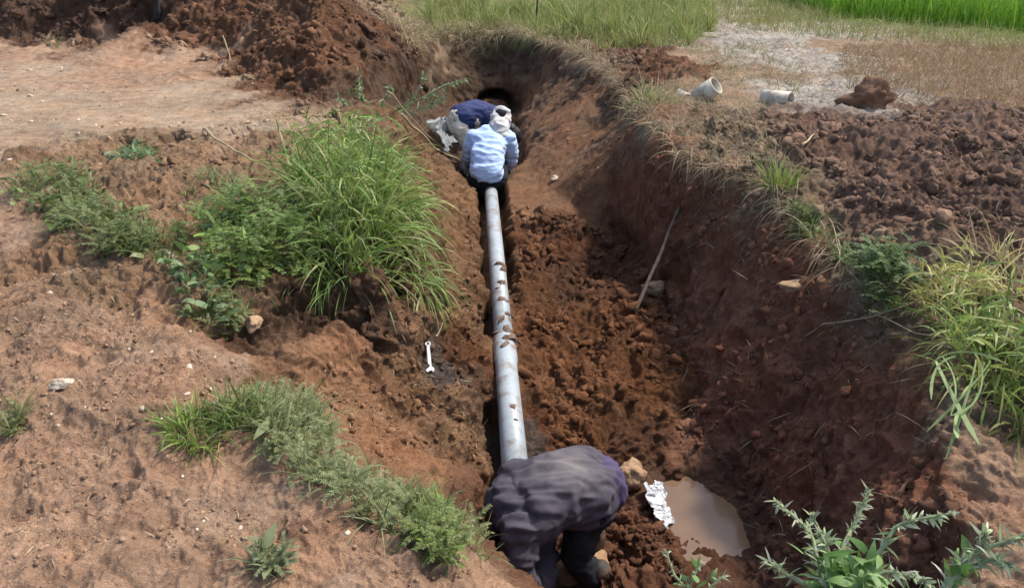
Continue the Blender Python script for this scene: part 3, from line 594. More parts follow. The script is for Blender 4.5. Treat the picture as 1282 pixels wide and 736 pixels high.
clump('tall_grass_clump', 'grass clump arching over the trench slope toward the pipe', 496, 275, 200, .15, (.2, .5), (.006, .015), (1.0, 3.0), GREENS, GL, (10, 80), (.4, -.2, 0), ell=(.7, 2.0), fill=200)
clump('tall_grass_clump', 'dark green grass clump at the foot of the tall bright one', 432, 330, 280, .13, (.12, .36), (.006, .014), (.8, 3), DEEP + GREENS[:2], GREENS, (5, 70), ell=(1.2, 1))
clump('grass_tuft', 'thin grass tuft hanging down the trench slope toward the spanner', 520, 330, 150, .12, (.15, .4), (.005, .011), (1.6, 3.6), GREENS + SAGE, GL, (20, 85), (.5, -.5, 0), ell=(.7, 1.6))
clump('grass_tuft', 'small bright green tuft on the bare ground at lower left', 248, 540, 260, .09, (.07, .16), (.004, .009), (.5, 1.8), GREENS + YELL[2:3], None, (5, 60))
clump('grass_tuft', 'small upright green tuft at the edge of the right bank', 974, 236, 110, .06, (.12, .28), (.006, .012), (.2, 1), GREENS + MEADOW, None, (0, 30))
clump('grass_tuft', 'yellow bleached tuft on the right lip left of the large green clump', 1192, 372, 420, .13, (.06, .2), (.004, .009), (.6, 2.4), YELL + STRAW[:1], None, (5, 80), fill=160)
clump('tall_grass_clump', 'large green grass clump hanging over the right lip of the pit', 1248, 470, 400, .19, (.12, .34), (.005, .013), (.8, 3.4), GREENS + YELL[2:3], GREENS + YELL, (0, 90), (-.05, -.1, 0), ell=(.8, 1.7), fill=300)
clump('grass_tuft', 'faded dry tuft behind the yellow grass at the right edge', 1268, 345, 200, .2, (.12, .32), (.004, .008), (.6, 2.2), STRAW + YELL, None, (10, 70))
clump('grass_tuft', 'dry tuft with pale roots on the far left corner of the lip', 503, 44, 200, .24, (.2, .45), (.006, .012), (.8, 2.6), STRAW + [(.45, .28, .16)], None, (5, 65), (.1, -.3, 0), m=M_DRY)
clump('grass_tuft', 'straw coloured tuft on the lip beside the two pipe offcuts', 812, 128, 220, .2, (.12, .35), (.005, .009), (.5, 2), STRAW + MEADOW, None, (5, 60), m=M_DRY)
def stalk_plant(name, label, cat, paths, rad, col, m=None, leafy=None):
    root = empty(name, Vector(paths[0][0]))
    for pa in paths:
        pa = np.array(pa, float); t = np.linspace(0, 1, 9); k = len(pa) - 1
        q = np.array([pa[min(int(x * k), k - 1)] * (1 - (x * k - min(int(x * k), k - 1))) + pa[min(int(x * k), k - 1) + 1] * (x * k - min(int(x * k), k - 1)) for x in t]); q[1:-1] = (q[:-2] + q[1:-1] * 2 + q[2:]) / 4
        V, Fq = tube_np(q - np.array(root.location), rad * np.linspace(1, .5, 9), 6); np_mesh('stalk', V, Fq, m or M_DRY, np.tile(np.array(col), (len(V), 1)), root)
    tag(root, label, cat); return root
def vec(u, v, lift=0.): return np.array(hit(u, v)[0]) + np.array([0, 0, lift])

# ------------------------------------------------------------------ water in the pit
def water_sheet(name, label, px, z, n_out=40):
    m, n, l, b = mat('muddy_water'); nz = noise_node(n, l, 3, 4, .55, geo_pos(n)); r = ramp(n, l, nz.outputs[0], [(.3, (.13, .08, .047)), (.7, (.18, .115, .07))]); l.new(r.outputs[0], b.inputs['Base Color'])
    b.inputs['Roughness'].default_value = .08; b.inputs['Specular IOR Level'].default_value = .28
    n2 = noise_node(n, l, 14, 2, .5, geo_pos(n)); l.new(bump(n, l, n2.outputs[0], .004, .3), b.inputs['Normal'])
    c = np.mean([P(u, v, z) for u, v in px], 0); bm = bmesh.new(); bm.faces.new([bm.verts.new(Vector(P(u, v, z)) - Vector(c)) for u, v in px]); bmesh.ops.recalc_face_normals(bm, faces=bm.faces)
    if next(iter(bm.faces)).normal.z < 0: bmesh.ops.reverse_faces(bm, faces=bm.faces)
    me = bpy.data.meshes.new(name); bm.to_mesh(me); bm.free(); me.materials.append(m); o = bpy.data.objects.new(name, me); COL.objects.link(o); o.location = c; tag(o, kind='structure')
water_sheet('puddle_water', '', [(820,588),(910,588),(985,690),(965,740),(860,740),(818,700)], -1.165)
water_sheet('puddle_water', '', [(640,690),(735,680),(790,740),(780,800),(620,800)], -1.235)

# ------------------------------------------------------------------ the pipe
def simple_mat(name, col, rough=.5, metal=0, scale=0, var=.2, bumpd=0, dirt=None, dirt_scale=6, dirt_lo=.5, dirt_hi=.62):
    m, n, l, b = mat(name); c = col
    po = geo_pos(n)
    if scale:
        nz = noise_node(n, l, scale, 5, .6, po); r = ramp(n, l, nz.outputs[0], [(.3, tuple(x * (1 - var) for x in col)), (.7, tuple(x * (1 + var) for x in col))]); c = r.outputs[0]
        if bumpd: l.new(bump(n, l, nz.outputs[0], bumpd, .7), b.inputs['Normal'])
    if dirt:
        nd = noise_node(n, l, dirt_scale, 7, .68, po); f = ramp(n, l, nd.outputs[0], [(dirt_lo, (0, 0, 0)), (dirt_hi, (1, 1, 1))]); c = mixc(n, l, 'MIX', f.outputs[0], c, dirt)
    if hasattr(c, 'is_output'): l.new(c, b.inputs['Base Color'])
    else: b.inputs['Base Color'].default_value = (*c, 1)
    b.inputs['Roughness'].default_value = rough; b.inputs['Metallic'].default_value = metal; b.inputs['Specular IOR Level'].default_value = .4; return m
M_PVC = simple_mat('grey_pvc', (.29, .325, .34), .42, 0, 14, .10, 0, (.19, .125, .08), 9, .50, .68)
M_CREAM = simple_mat('cream_pvc', (.42, .375, .285), .55, 0, 20, .12, 0, (.2, .14, .09), 9, .48, .66)
M_MUD = simple_mat('wet_mud', (.115, .068, .042), .7, 0, 60, .35, .004)
def mesh_obj(name, bm, m, parent=None, smooth_=True):
    bmesh.ops.recalc_face_normals(bm, faces=bm.faces)
    me = bpy.data.meshes.new(name); bm.to_mesh(me); bm.free(); me.materials.append(m)
    if smooth_: me.polygons.foreach_set('use_smooth', [True] * len(me.polygons))
    o = bpy.data.objects.new(name, me); COL.objects.link(o)
    if parent: o.parent = parent
    return o
def revolve(bm, prof, axis_o, axis_d, k=40):          # prof: (distance along, radius), closed when radius 0
    T = Vector(axis_d).normalized(); A = T.cross(Vector((0, 0, 1))); A = A.normalized() if A.length > .1 else Vector((1, 0, 0)); B = T.cross(A); rings = []
    for s, r in prof: rings.append([bm.verts.new(Vector(axis_o) + T * s + (A * math.cos(6.28318 * j / k) + B * math.sin(6.28318 * j / k)) * r) for j in range(k)])
    for a, b in zip(rings[:-1], rings[1:]):
        for j in range(k): bm.faces.new((a[j], a[(j + 1) % k], b[(j + 1) % k], b[j]))
    return rings
def pipe_pt(y):
    t = (y - PIPE_A[1]) / (PIPE_B - PIPE_A)[1]; return Vector((PIPE_A[0] + (PIPE_B - PIPE_A)[0] * t, y, PIPE_Z))
root = empty('water_pipe', pipe_pt(3.0)); tag(root, 'long grey plastic water pipe running along the trench floor', 'pipe')
inv = -Vector(root.location)
def section(y0, y1, prof, name):
    bm = bmesh.new(); a = pipe_pt(y0) + inv; d = pipe_pt(y1) - pipe_pt(y0); revolve(bm, prof, a, d, 48); return mesh_obj(name, bm, M_PVC, root)
L1_ = 4.42 - 3.0; L2_ = 8.1 - 4.35
section(3.0, 4.42, [(0, .058), (0, .066), (.9, .066), (L1_ - .26, .066), (L1_ - .22, .073), (L1_ - .02, .073), (L1_, .0765), (L1_ + .012, .0765), (L1_ + .014, .063), (L1_ - .1, .06)], 'pipe_section')
section(4.35, 8.1, [(0, .055), (0, .0605), (L2_ * .5, .0605), (L2_, .0605), (L2_, .053)], 'pipe_section')
for i, (y, off, sz) in enumerate([(5.52, .01, .04), (5.42, .03, .028), (5.2, .02, .026), (5.1, -.02, .02), (4.92, .0, .024), (4.72, .03, .03), (4.62, -.01, .03), (4.5, .02, .046), (4.47, -.035, .03), (4.36, .015, .035), (4.27, -.01, .02), (3.62, .012, .016), (3.5, .02, .011)]):
    v, f = clod_shape(4, 200 + i, .7); c = pipe_pt(y); rp = .0605 if y > 4.42 else .074 if y > 4.2 else .066
    an = off / rp; ra_ = i * 2.4; q = v * sz * np.array([1.25, .8, .36]); q[:, :2] = q[:, :2] @ np.array([[math.cos(ra_), -math.sin(ra_)], [math.sin(ra_), math.cos(ra_)]]); q[:, 2] -= (q[:, 0] ** 2) / (2 * rp); p0 = np.array(c + inv) + np.array([math.sin(an) * rp, 0, math.cos(an) * rp + sz * .01])
    np_mesh('mud_lump', q + p0, f, M_MUD, None, root)

# ------------------------------------------------------------------ pipe offcuts on the right bank
def offcut(label, u, v, d, length, r, lift, frac=1.0, group=None):
    p_, _ = hit(u, v); bm = bmesh.new()
    rg = revolve(bm, [(0, r * .9), (0, r), (length, r), (length, r * .9), (0, r * .9)], (0, 0, 0), d, 32)
    bmesh.ops.remove_doubles(bm, verts=bm.verts, dist=1e-5)
    o = mesh_obj('pipe_offcut', bm, M_CREAM, None, False)
    for pl in o.data.polygons: pl.use_smooth = abs(pl.normal.dot(Vector(d).normalized())) < .5
    o.location = p_ + Vector((0, 0, lift)); tag(o, label, 'pipe offcut'); return o
offcut('short cream pipe offcut standing tilted with its open end up', 872, 124, (.62, -.42, .62), .23, .085, .0)
offcut('cream pipe offcut lying flat with its dark open end to the right', 955, 126, (.74, -.67, .06), .26, .078, .02)
offcut('buried cream pipe offcut showing only a sliver left of the tilted one', 846, 118, (.8, -.3, -.35), .16, .06, .0)

# ------------------------------------------------------------------ sticks and stalks
def stick(name, label, pts_, r0, r1, m, cat='stick', k=9, bend=.012):
    pts_ = np.array(pts_, float); n = 22; t = np.linspace(0, len(pts_) - 1, n); i = np.minimum(t.astype(int), len(pts_) - 2); q = pts_[i] + (pts_[i + 1] - pts_[i]) * (t - i)[:, None]
    q[1:-1] += np.column_stack([perlin(q * 3, 61), perlin(q * 3, 62), perlin(q * 3, 63)])[1:-1] * bend * 2
    rr = np.linspace(r0, r1, n) * (1 + .18 * perlin(q * 14, 64)); c = q[0].copy(); V, Fq = tube_np(q - c, rr, 10)
    o = np_mesh(name, V, Fq, m, np.tile(np.array([.36, .28, .17]), (len(V), 1))); o.location = c; tag(o, label, cat); return o
a_, b_ = vec(851, 264, .03), vec(794, 394, .02)
stick('wooden_stick', 'long grey wooden stick leaning on the shaded right wall', [b_, a_], .0135, .0095, simple_mat('grey_stick_wood', (.10, .072, .05), .9, 0, 30, .35, .003), bend=.006)
stick('dry_stalk', 'long dry stalk lying from the tall grass toward the crouching workers', [vec(488, 152, .25), vec(530, 180, .14), vec(575, 214, .08)], .008, .005, M_DRY, 'stalk')
stick('dry_stalk', 'dry stalk below the plastic bag beside the crouching workers', [vec(505, 175, .2), vec(545, 196, .08), vec(592, 217, .06)], .012, .008, M_DRY, 'stalk')
stick('dry_stalk', 'pale dry stalk on the clods right of the dark hole', [vec(256, 168, .04), vec(285, 188, .03), vec(318, 205, .02)], .010, .006, M_DRY, 'stalk')
stick('dry_stalk', 'thin dry grass stalk lying across the shaded right wall', [vec(1150, 388, .06), vec(1090, 405, .03), vec(1030, 408, .02), vec(1000, 430, .01)], .004, .002, M_DRY, 'stalk')
stick('dry_stalk', 'thin dry stalk drooping below the yellow tuft', [vec(1080, 400, .05), vec(1140, 425, .04), vec(1190, 440, .04)], .003, .002, M_DRY, 'stalk')
stick('dry_twig', 'pale twig on the turf below the earth block', [vec(1003, 188, .03), vec(1018, 178, .06), vec(1028, 166, .05)], .008, .005, M_DRY, 'twig')
stick('dry_twig', 'pale root hanging down the dark face left of the path heap', [vec(280, 52, .06), vec(284, 66, .08), vec(290, 84, .05)], .009, .005, M_DRY, 'twig')
stick('dry_twig', 'thin bent root beside the spanner', [vec(545, 424, .02), vec(552, 418, .03), vec(555, 408, .02)], .004, .002, M_DRY, 'twig')
stick('stake', 'thin dark stake standing in the meadow grass above the far lip', [vec(672, 34), vec(672, 34) + [0, 0, .3], vec(672, 34) + [.02, 0, .85]], .014, .010, simple_mat('dark_wood', (.03, .025, .02), .9), 'stake', bend=.003)
stick('stake', 'dark stake standing on the crest of the excavated heap', [vec(199, 24), vec(199, 24) + [.0, 0, .2], vec(199, 24) + [.02, 0, .6]], .045, .04, simple_mat('dark_stake', (.02, .016, .014), .9), 'stake', bend=.003)

# ------------------------------------------------------------------ plastic sheets and spanner
def sheet_mat(name, col, trans, rough=.3):
    m, n, l, b = mat(name); nz = noise_node(n, l, 60, 3, .6, geo_pos(n)); r = ramp(n, l, nz.outputs[0], [(.35, tuple(x * .75 for x in col)), (.65, col)]); l.new(r.outputs[0], b.inputs['Base Color']); b.inputs['Roughness'].default_value = rough
    t = n.new('ShaderNodeBsdfTranslucent'); l.new(r.outputs[0], t.inputs[0]); tr = n.new('ShaderNodeBsdfTransparent'); m1 = n.new('ShaderNodeMixShader'); m1.inputs[0].default_value = .3; m2 = n.new('ShaderNodeMixShader'); m2.inputs[0].default_value = trans
    l.new(b.outputs[0], m1.inputs[1]); l.new(t.outputs[0], m1.inputs[2]); l.new(m1.outputs[0], m2.inputs[1]); l.new(tr.outputs[0], m2.inputs[2]); l.new(m2.outputs[0], n['Material Output'].inputs[0]); return m
def crumpled(name, label, corners, m, amp, nu=40, nv=40, lift=.03, seed=0, freq=9, taper=None):
    c = [np.array(p) for p in corners]; u, v = np.meshgrid(np.linspace(0, 1, nu), np.linspace(0, 1, nv)); u, v = u.ravel()[:, None], v.ravel()[:, None]
    q = (c[0] * (1 - u) + c[1] * u) * (1 - v) + (c[3] * (1 - u) + c[2] * u) * v
    d = np.column_stack([perlin(q * freq + k * 7 + seed, 70 + k) + .5 * np.abs(perlin(q * freq * 2.5 + k * 3 + seed, 73 + k)) for k in range(3)]); q = q + d * amp
    gz_ = np.array([drop(x, y)[0].z for x, y in q[:, :2]]); q[:, 2] = np.maximum(q[:, 2] + lift, gz_ + .006)
    i = np.arange(nu * nv).reshape(nv, nu); Fq = np.column_stack([i[:-1, :-1].ravel(), i[:-1, 1:].ravel(), i[1:, 1:].ravel(), i[1:, :-1].ravel()]); o0 = q.mean(0)
    o = np_mesh(name, q - o0, Fq, m); o.location = o0; md = o.modifiers.new('thick', 'SOLIDIFY'); md.thickness = .002; tag(o, label, 'plastic'); return o
crumpled('plastic_sheet', 'crumpled white plastic strip lying beside the muddy puddle', [vec(805, 616, .01), vec(826, 611, .01), vec(842, 662, .01), vec(829, 672, .01)], sheet_mat('white_plastic', (.72, .73, .75), .0, .3), .03, 40, 90, .035, 3, 22)
crumpled('plastic_bag', 'crumpled clear plastic bag left of the crouching workers', [vec(538, 163, .03), vec(568, 164, .08), vec(588, 184, .1), vec(558, 200, .05)], sheet_mat('clear_plastic', (.38, .4, .38), .35, .25), .09, 46, 46, .05, 11, 9)
def spanner(u0, v0, u1, v1):
    a, b = vec(u0, v0, .02), vec(u1, v1, .02); L = np.linalg.norm(b - a); ex = Vector((b - a) / L); up_ = Vector((0, -.55, .83)); ey = up_.cross(ex).normalized(); ez = ex.cross(ey); root = empty('spanner', a)
    M_ST = simple_mat('polished_steel', (.8, .8, .8), .35, .5, 60, .1, 0, (.2, .14, .1), 60, .58, .7)
    def ext(name, outline, th, holes=None):
        bm = bmesh.new(); top = [bm.verts.new(ex * x + ey * y + ez * th / 2) for x, y in outline]; bot = [bm.verts.new(ex * x + ey * y - ez * th / 2) for x, y in outline]; n = len(outline)
        bm.faces.new(top); bm.faces.new(bot[::-1])
        for i in range(n): bm.faces.new((top[i], bot[i], bot[(i + 1) % n], top[(i + 1) % n]))
        bmesh.ops.triangulate(bm, faces=[f for f in bm.faces if len(f.verts) > 4]); return mesh_obj(name, bm, M_ST, root, False)
    w_ = .0085; ext('shaft', [(.016, -w_ * .9), (L - .02, -w_), (L - .02, w_), (.016, w_ * .9)], .008)
    r = .019; jaw = []
    for k in range(33):
        an = math.radians(38 + k * (284 / 32)); jaw.append((L - .004 + r * math.cos(an), r * 1.1 * math.sin(an)))
    jaw += [(L + .002, -.009), (L - .008, -.006), (L - .008, .006), (L + .002, .009)]; ext('open_jaw', jaw, .010)
    bm = bmesh.new(); rings = []
    for k in range(24):
        an = 6.28318 * k / 24; dr = ex * math.cos(an) + ey * math.sin(an); ctr = ex * .004
        rings.append([bm.verts.new(ctr + dr * rr + ez * zz_) for rr, zz_ in ((.009, .005), (.015, .005), (.015, -.005), (.009, -.005))])
    for k in range(24):
        for j in range(4): bm.faces.new((rings[k][j], rings[k][(j + 1) % 4], rings[(k + 1) % 24][(j + 1) % 4], rings[(k + 1) % 24][j]))
    mesh_obj('ring_end', bm, M_ST, root, False); tag(root, 'shiny steel spanner lying on dark mud left of the pipe', 'spanner')
spanner(536, 434, 539, 468)

# ------------------------------------------------------------------ seedy weeds with spiky stems
def pt(u, v, dist): return np.array([0, 0, CZ]) + ray(u, v) * dist
PALE = [(.30, .36, .19), (.38, .42, .27), (.24, .31, .14), (.44, .45, .33)]
def spiky_plant(name, label, base, stems, rad, spike, leaf, pal, leafcol, nleaf=30, dens=60, cat='weed', leaf_from=0.0):
    root = empty(name, Vector(base)); base = np.array(base)
    for st_ in stems:
        ctrl = np.array(st_, float) - base; n = 26; t = np.linspace(0, len(ctrl) - 1, n)
        def cr(tt):
            i = min(int(tt), len(ctrl) - 2); f = tt - i; p0, p1, p2, p3 = ctrl[max(i - 1, 0)], ctrl[i], ctrl[i + 1], ctrl[min(i + 2, len(ctrl) - 1)]
            return .5 * (2 * p1 + (p2 - p0) * f + (2 * p0 - 5 * p1 + 4 * p2 - p3) * f * f + (3 * p1 - p0 - 3 * p2 + p3) * f ** 3)
        q = np.array([cr(x) for x in t]); V, Fq = tube_np(q, rad * np.linspace(1, .35, n), 7)
        ac = Acc(); ac.add(V, Fq, np.array([.28, .33, .17])); T = np.gradient(q, axis=0); T /= np.linalg.norm(T, axis=1, keepdims=True)
        m_ = dens; k = (n * (leaf_from + (1 - leaf_from) * R.random(m_) ** .8)).astype(int).clip(0, n - 1); d = R.normal(size=(m_, 3)); d /= np.linalg.norm(d, axis=1, keepdims=True); d = d + T[k] * .7; fr = k / n
        V, Fq, C = ribbons(q[k], d, spike * R.uniform(.5, 1.1, m_) * (1.25 - .55 * fr), spike * .16 * R.uniform(.6, 1.3, m_), R.uniform(.0, .9, m_), tints(m_, pal), tints(m_, pal), 4); ac.add(V, Fq, C)
        # short crowded flower spike at the tip
        m_ = dens; k = (n * (.68 + .32 * R.random(m_))).astype(int).clip(0, n - 1); d = R.normal(size=(m_, 3)); d /= np.linalg.norm(d, axis=1, keepdims=True); d = d + T[k] * .5
        V, Fq, C = ribbons(q[k], d, spike * .32 * R.uniform(.5, 1.2, m_), spike * .13, .2, tints(m_, [(.38, .36, .24), (.3, .33, .19), (.42, .38, .3)]), tints(m_, PALE), 2); ac.add(V, Fq, C)
        ac.build('stem', M_PLANT, root)
    if nleaf:
        ac = Acc(); k = nleaf; src = np.array([np.array(s, float) - base for s in [st_[min(1, len(st_) - 1)] for st_ in stems]]); b = src[R.integers(len(src), size=k)] * R.uniform(.6, 1.55, (k, 1)) + R.normal(0, leaf * .3, (k, 3))
        V, Fq, C = ribbons(b, up_dirs(k, 15, 85), leaf * R.uniform(.6, 1.2, k), leaf * R.uniform(.3, .5, k), R.uniform(.2, 1.4, k), tints(k, leafcol), tints(k, leafcol), 5); ac.add(V, Fq, C); ac.build('leaves', M_PLANT, root)
    tag(root, label, cat); return root
LEAFC = [(.12, .22, .05), (.16, .27, .08), (.09, .18, .04), (.2, .3, .12)]
D = 2.0
b1 = pt(1040, 800, D * 1.0); b2 = pt(1165, 800, D); b3 = pt(862, 790, D * 1.1)
spiky_plant('seedy_weed', 'pale spiky weed with several branching stems at the bottom edge over the pit', b1, [
  [b1, pt(1034, 740, D), pt(1022, 694, D * 1.01), pt(1012, 664, D * 1.02), pt(971, 627, D * 1.03)],
  [b1, pt(1040, 740, D * .98), pt(1037, 690, D * .98), pt(1016, 645, D * .98)],
  [b1, pt(1050, 735, D * 1.02), pt(1055, 686, D * 1.03), pt(1072, 652, D * 1.05), pt(1087, 614, D * 1.06)],
  [b1, pt(1068, 738, D * .98), pt(1105, 686, D * .97), pt(1128, 656, D * .97), pt(1194, 642, D * .97)],
  [b1, pt(1060, 750, D), pt(1000, 728, D), pt(962, 702, D)],
  [b1, pt(1075, 745, D * .95), pt(1108, 716, D * .95), pt(1160, 728, D * .95)]], .0075, .046, .055, PALE, LEAFC, 200, 64)
spiky_plant('seedy_weed', 'pale spiky weed leaning out of the lower right corner', b2, [
  [b2, pt(1184, 732, D), pt(1226, 690, D), pt(1290, 670, D)], [b2, pt(1190, 735, D * 1.02), pt(1238, 700, D), pt(1262, 708, D)], [b2, pt(1186, 735, D), pt(1222, 690, D), pt(1234, 668, D)]], .009, .05, .05, PALE, LEAFC, 22, 60)
spiky_plant('seedy_weed', 'low pale sprig at the bottom edge left of the branching weed', b3, [
  [b3, pt(856, 738, D * 1.1), pt(844, 718, D * 1.1), pt(834, 690, D * 1.1)], [b3, pt(864, 735, D * 1.1), pt(878, 705, D * 1.1)], [b3, pt(880, 745, D * 1.1), pt(905, 722, D * 1.1)]], .005, .035, .04, PALE, LEAFC, 16, 22)
E = 7.5
b4 = vec(448, 168)
spiky_plant('feathery_weed', 'leafy seeding weed reaching over the trench toward the navy worker', b4, [
  [b4, pt(480, 148, E), pt(530, 122, E), pt(555, 108, E), pt(583, 102, E)], [b4, pt(478, 150, E), pt(515, 125, E), pt(531, 99, E)], [b4, pt(470, 140, E), pt(490, 112, E)], [b4, pt(455, 140, E), pt(452, 112, E)],
  [b4, pt(490, 150, E), pt(530, 135, E), pt(556, 124, E)], [b4, pt(440, 140, E), pt(425, 125, E)]], .009, .11, .1, [(.15, .21, .08), (.2, .26, .12), (.11, .17, .06)], LEAFC, 40, 44)
spiky_plant('feathery_weed', 'small seeding stem standing behind the tall grass by the heap', vec(450, 125), [[vec(450, 125), pt(450, 108, 8.2), pt(449, 90, 8.2)]], .007, .07, .06, [(.15, .2, .08), (.25, .25, .13)], LEAFC, 8, 26)
# broad grass blades hanging over the pit at the right
ac = Acc()
hb = pt(1190, 430, 3.2)
for (u0, v0), (u1, v1), (u2, v2), wd in [((1172,452),(1190,490),(1226,556),.020),((1222,450),(1212,492),(1184,574),.012),((1240,452),(1210,490),(1160,540),.010),((1166,455),(1205,440),(1262,456),.009),((1203,512),(1197,526),(1199,548),.022),((1196,446),(1172,462),(1166,500),.012),((1230,460),(1222,500),(1190,520),.009),((1180,446),(1196,480),(1190,520),.008)]:
    q = np.array([pt(u0, v0, 3.05), pt(u1, v1, 3.0), pt(u2, v2, 2.95)]) - hb; t = np.linspace(0, 1, 9)[:, None]; c = q[0] * (1 - t) ** 2 + (2 * q[1] - .5 * q[0] - .5 * q[2]) * 2 * t * (1 - t) + q[2] * t * t
    tg = np.gradient(c, axis=0); sd_ = np.cross(tg, np.array([0, -.8, .6])); sd_ /= np.linalg.norm(sd_, axis=1, keepdims=True); wv = (wd * np.linspace(.4, 1, 9) * np.where(np.arange(9) == 8, .25, 1))[:, None] / 2
    V = np.stack([c - sd_ * wv, c + sd_ * wv], 1).reshape(-1, 3); i = np.arange(8) * 2; ac.add(V, np.column_stack([i, i + 1, i + 3, i + 2]), np.array([.24, .31, .12]) * R.uniform(.75, 1.2))
o = ac.build('broad_grass_plant', M_PLANT); o.location = hb; tag(o, 'broad pale grass leaves crossing and hanging over the dark pit wall', 'grass')

# ------------------------------------------------------------------ people
def chain(bm, pts_, ra, rb=None, side=(1, 0, 0), k=20, sub=5, box=1.0):
    pw = lambda x: math.copysign(abs(x) ** box, x)
    P_ = [Vector(p) for p in pts_]; ra = [ra] * len(P_) if isinstance(ra, (int, float)) else list(ra); rb = ra if rb is None else ([rb] * len(P_) if isinstance(rb, (int, float)) else list(rb)); q, A_, B_ = [], [], []
    for i in range(len(P_) - 1):
        p0, p1, p2, p3 = P_[max(i - 1, 0)], P_[i], P_[i + 1], P_[min(i + 2, len(P_) - 1)]
        for s in range(sub):
            f = s / sub; q.append(.5 * (2 * p1 + (p2 - p0) * f + (2 * p0 - 5 * p1 + 4 * p2 - p3) * f * f + (3 * p1 - p0 - 3 * p2 + p3) * f ** 3)); g = f * f * (3 - 2 * f); A_.append(ra[i] * (1 - g) + ra[i + 1] * g); B_.append(rb[i] * (1 - g) + rb[i + 1] * g)
    q.append(P_[-1]); A_.append(ra[-1]); B_.append(rb[-1])
    n = len(q); T = [(q[min(i + 1, n - 1)] - q[max(i - 1, 0)]).normalized() for i in range(n)]; full = []
    for e in (80, 60, 40, 20): full.append((q[0] - T[0] * min(A_[0], B_[0]) * math.sin(math.radians(e)), T[0], A_[0] * math.cos(math.radians(e)), B_[0] * math.cos(math.radians(e))))
    full += list(zip(q, T, A_, B_))
    for e in (20, 40, 60, 80): full.append((q[-1] + T[-1] * min(A_[-1], B_[-1]) * math.sin(math.radians(e)), T[-1], A_[-1] * math.cos(math.radians(e)), B_[-1] * math.cos(math.radians(e))))
    rings = []
    for c, t, a, b in full:
        s = Vector(side); s = s - t * s.dot(t); s = s.normalized() if s.length > 1e-3 else t.orthogonal().normalized(); o = t.cross(s); rings.append([bm.verts.new(c + s * a * pw(math.cos(6.28318 * j / k)) + o * b * pw(math.sin(6.28318 * j / k))) for j in range(k)])
    for r0, r1 in zip(rings[:-1], rings[1:]):
        for j in range(k): bm.faces.new((r0[j], r0[(j + 1) % k], r1[(j + 1) % k], r1[j]))
    bm.faces.new(rings[0][::-1]); bm.faces.new(rings[-1])
def fuse(name, bm, m, parent, voxel=.012, smooth_it=6, wr=None):
    bmesh.ops.recalc_face_normals(bm, faces=bm.faces); me = bpy.data.meshes.new('tmp'); bm.to_mesh(me); bm.free(); o = bpy.data.objects.new('tmp', me); COL.objects.link(o)
    md = o.modifiers.new('r', 'REMESH'); md.mode = 'VOXEL'; md.voxel_size = voxel; md.adaptivity = 0
    if smooth_it: s = o.modifiers.new('s', 'SMOOTH'); s.factor = .5; s.iterations = smooth_it
    dg = bpy.context.evaluated_depsgraph_get(); dg.update(); out = bpy.data.meshes.new_from_object(o.evaluated_get(dg)); bpy.data.objects.remove(o)
    n = len(out.vertices); co = np.empty(n * 3, np.float32); out.vertices.foreach_get('co', co); co = co.reshape(-1, 3)
    if wr:
        no = np.empty(n * 3, np.float32); out.vertex_normals.foreach_get('vector', no); no = no.reshape(-1, 3); d = np.zeros(n)
        for fx, fy, fz, amp, seed, ridge in wr:
            v = perlin(co * np.array([fx, fy, fz]), seed); d += amp * ((.35 - np.abs(v)) if ridge else v)
        co = co + no * d[:, None]; out.vertices.foreach_set('co', np.ascontiguousarray(co, np.float32).ravel())
    out.update(); out.materials.clear(); out.materials.append(m); out.polygons.foreach_set('use_smooth', [True] * len(out.polygons)); out.name = name
    ob = bpy.data.objects.new(name, out); COL.objects.link(ob); ob.parent = parent; return ob
M_SKIN = simple_mat('skin', (.15, .075, .045), .6, 0, 30, .15); M_MSKIN = simple_mat('muddy_skin', (.2, .11, .065), .7, 0, 30, .25, 0, (.16, .09, .05), 14, .42, .55)
M_HAIR = simple_mat('black_hair', (.012, .01, .009), .6, 0, 80, .5, .004)
M_BLACK = simple_mat('black_cloth', (.010, .010, .012), 1.0, 0, 40, .3, .004); M_BOOT = simple_mat('muddy_boot', (.03, .025, .022), .7, 0, 30, .3, .003, (.16, .09, .055), 10, .45, .6)
M_EYE = simple_mat('eye', (.6, .58, .55), .3)
def hand(bm, wrist, d, palm_n, s=1.0, thumb=1):
    wrist = Vector(wrist); d = Vector(d).normalized(); nn = Vector(palm_n); nn = (nn - d * nn.dot(d)).normalized(); sd_ = d.cross(nn)
    chain(bm, [wrist, wrist + d * .05 * s, wrist + d * .09 * s], [.026 * s, .038 * s, .04 * s], [.018 * s, .016 * s, .014 * s], side=sd_, k=12)
    for i, (o, L) in enumerate(((-.031, .066), (-.0105, .076), (.0105, .072), (.031, .056))):
        b = wrist + d * .088 * s + sd_ * o * s; chain(bm, [b - d * .02 * s, b + d * L * .4 * s, b + d * L * .72 * s + nn * L * .3 * s, b + d * L * .82 * s + nn * L * .62 * s], [.0092 * s, .0085 * s, .008 * s, .007 * s], side=sd_, k=8, sub=3)
    b = wrist + d * .03 * s + sd_ * thumb * .03 * s; chain(bm, [b, b + (d * .6 + sd_ * thumb * .8) * .035 * s, b + (d * .9 + sd_ * thumb * .75 + nn * .3) * .06 * s], [.013 * s, .011 * s, .009 * s], side=nn, k=8, sub=3)
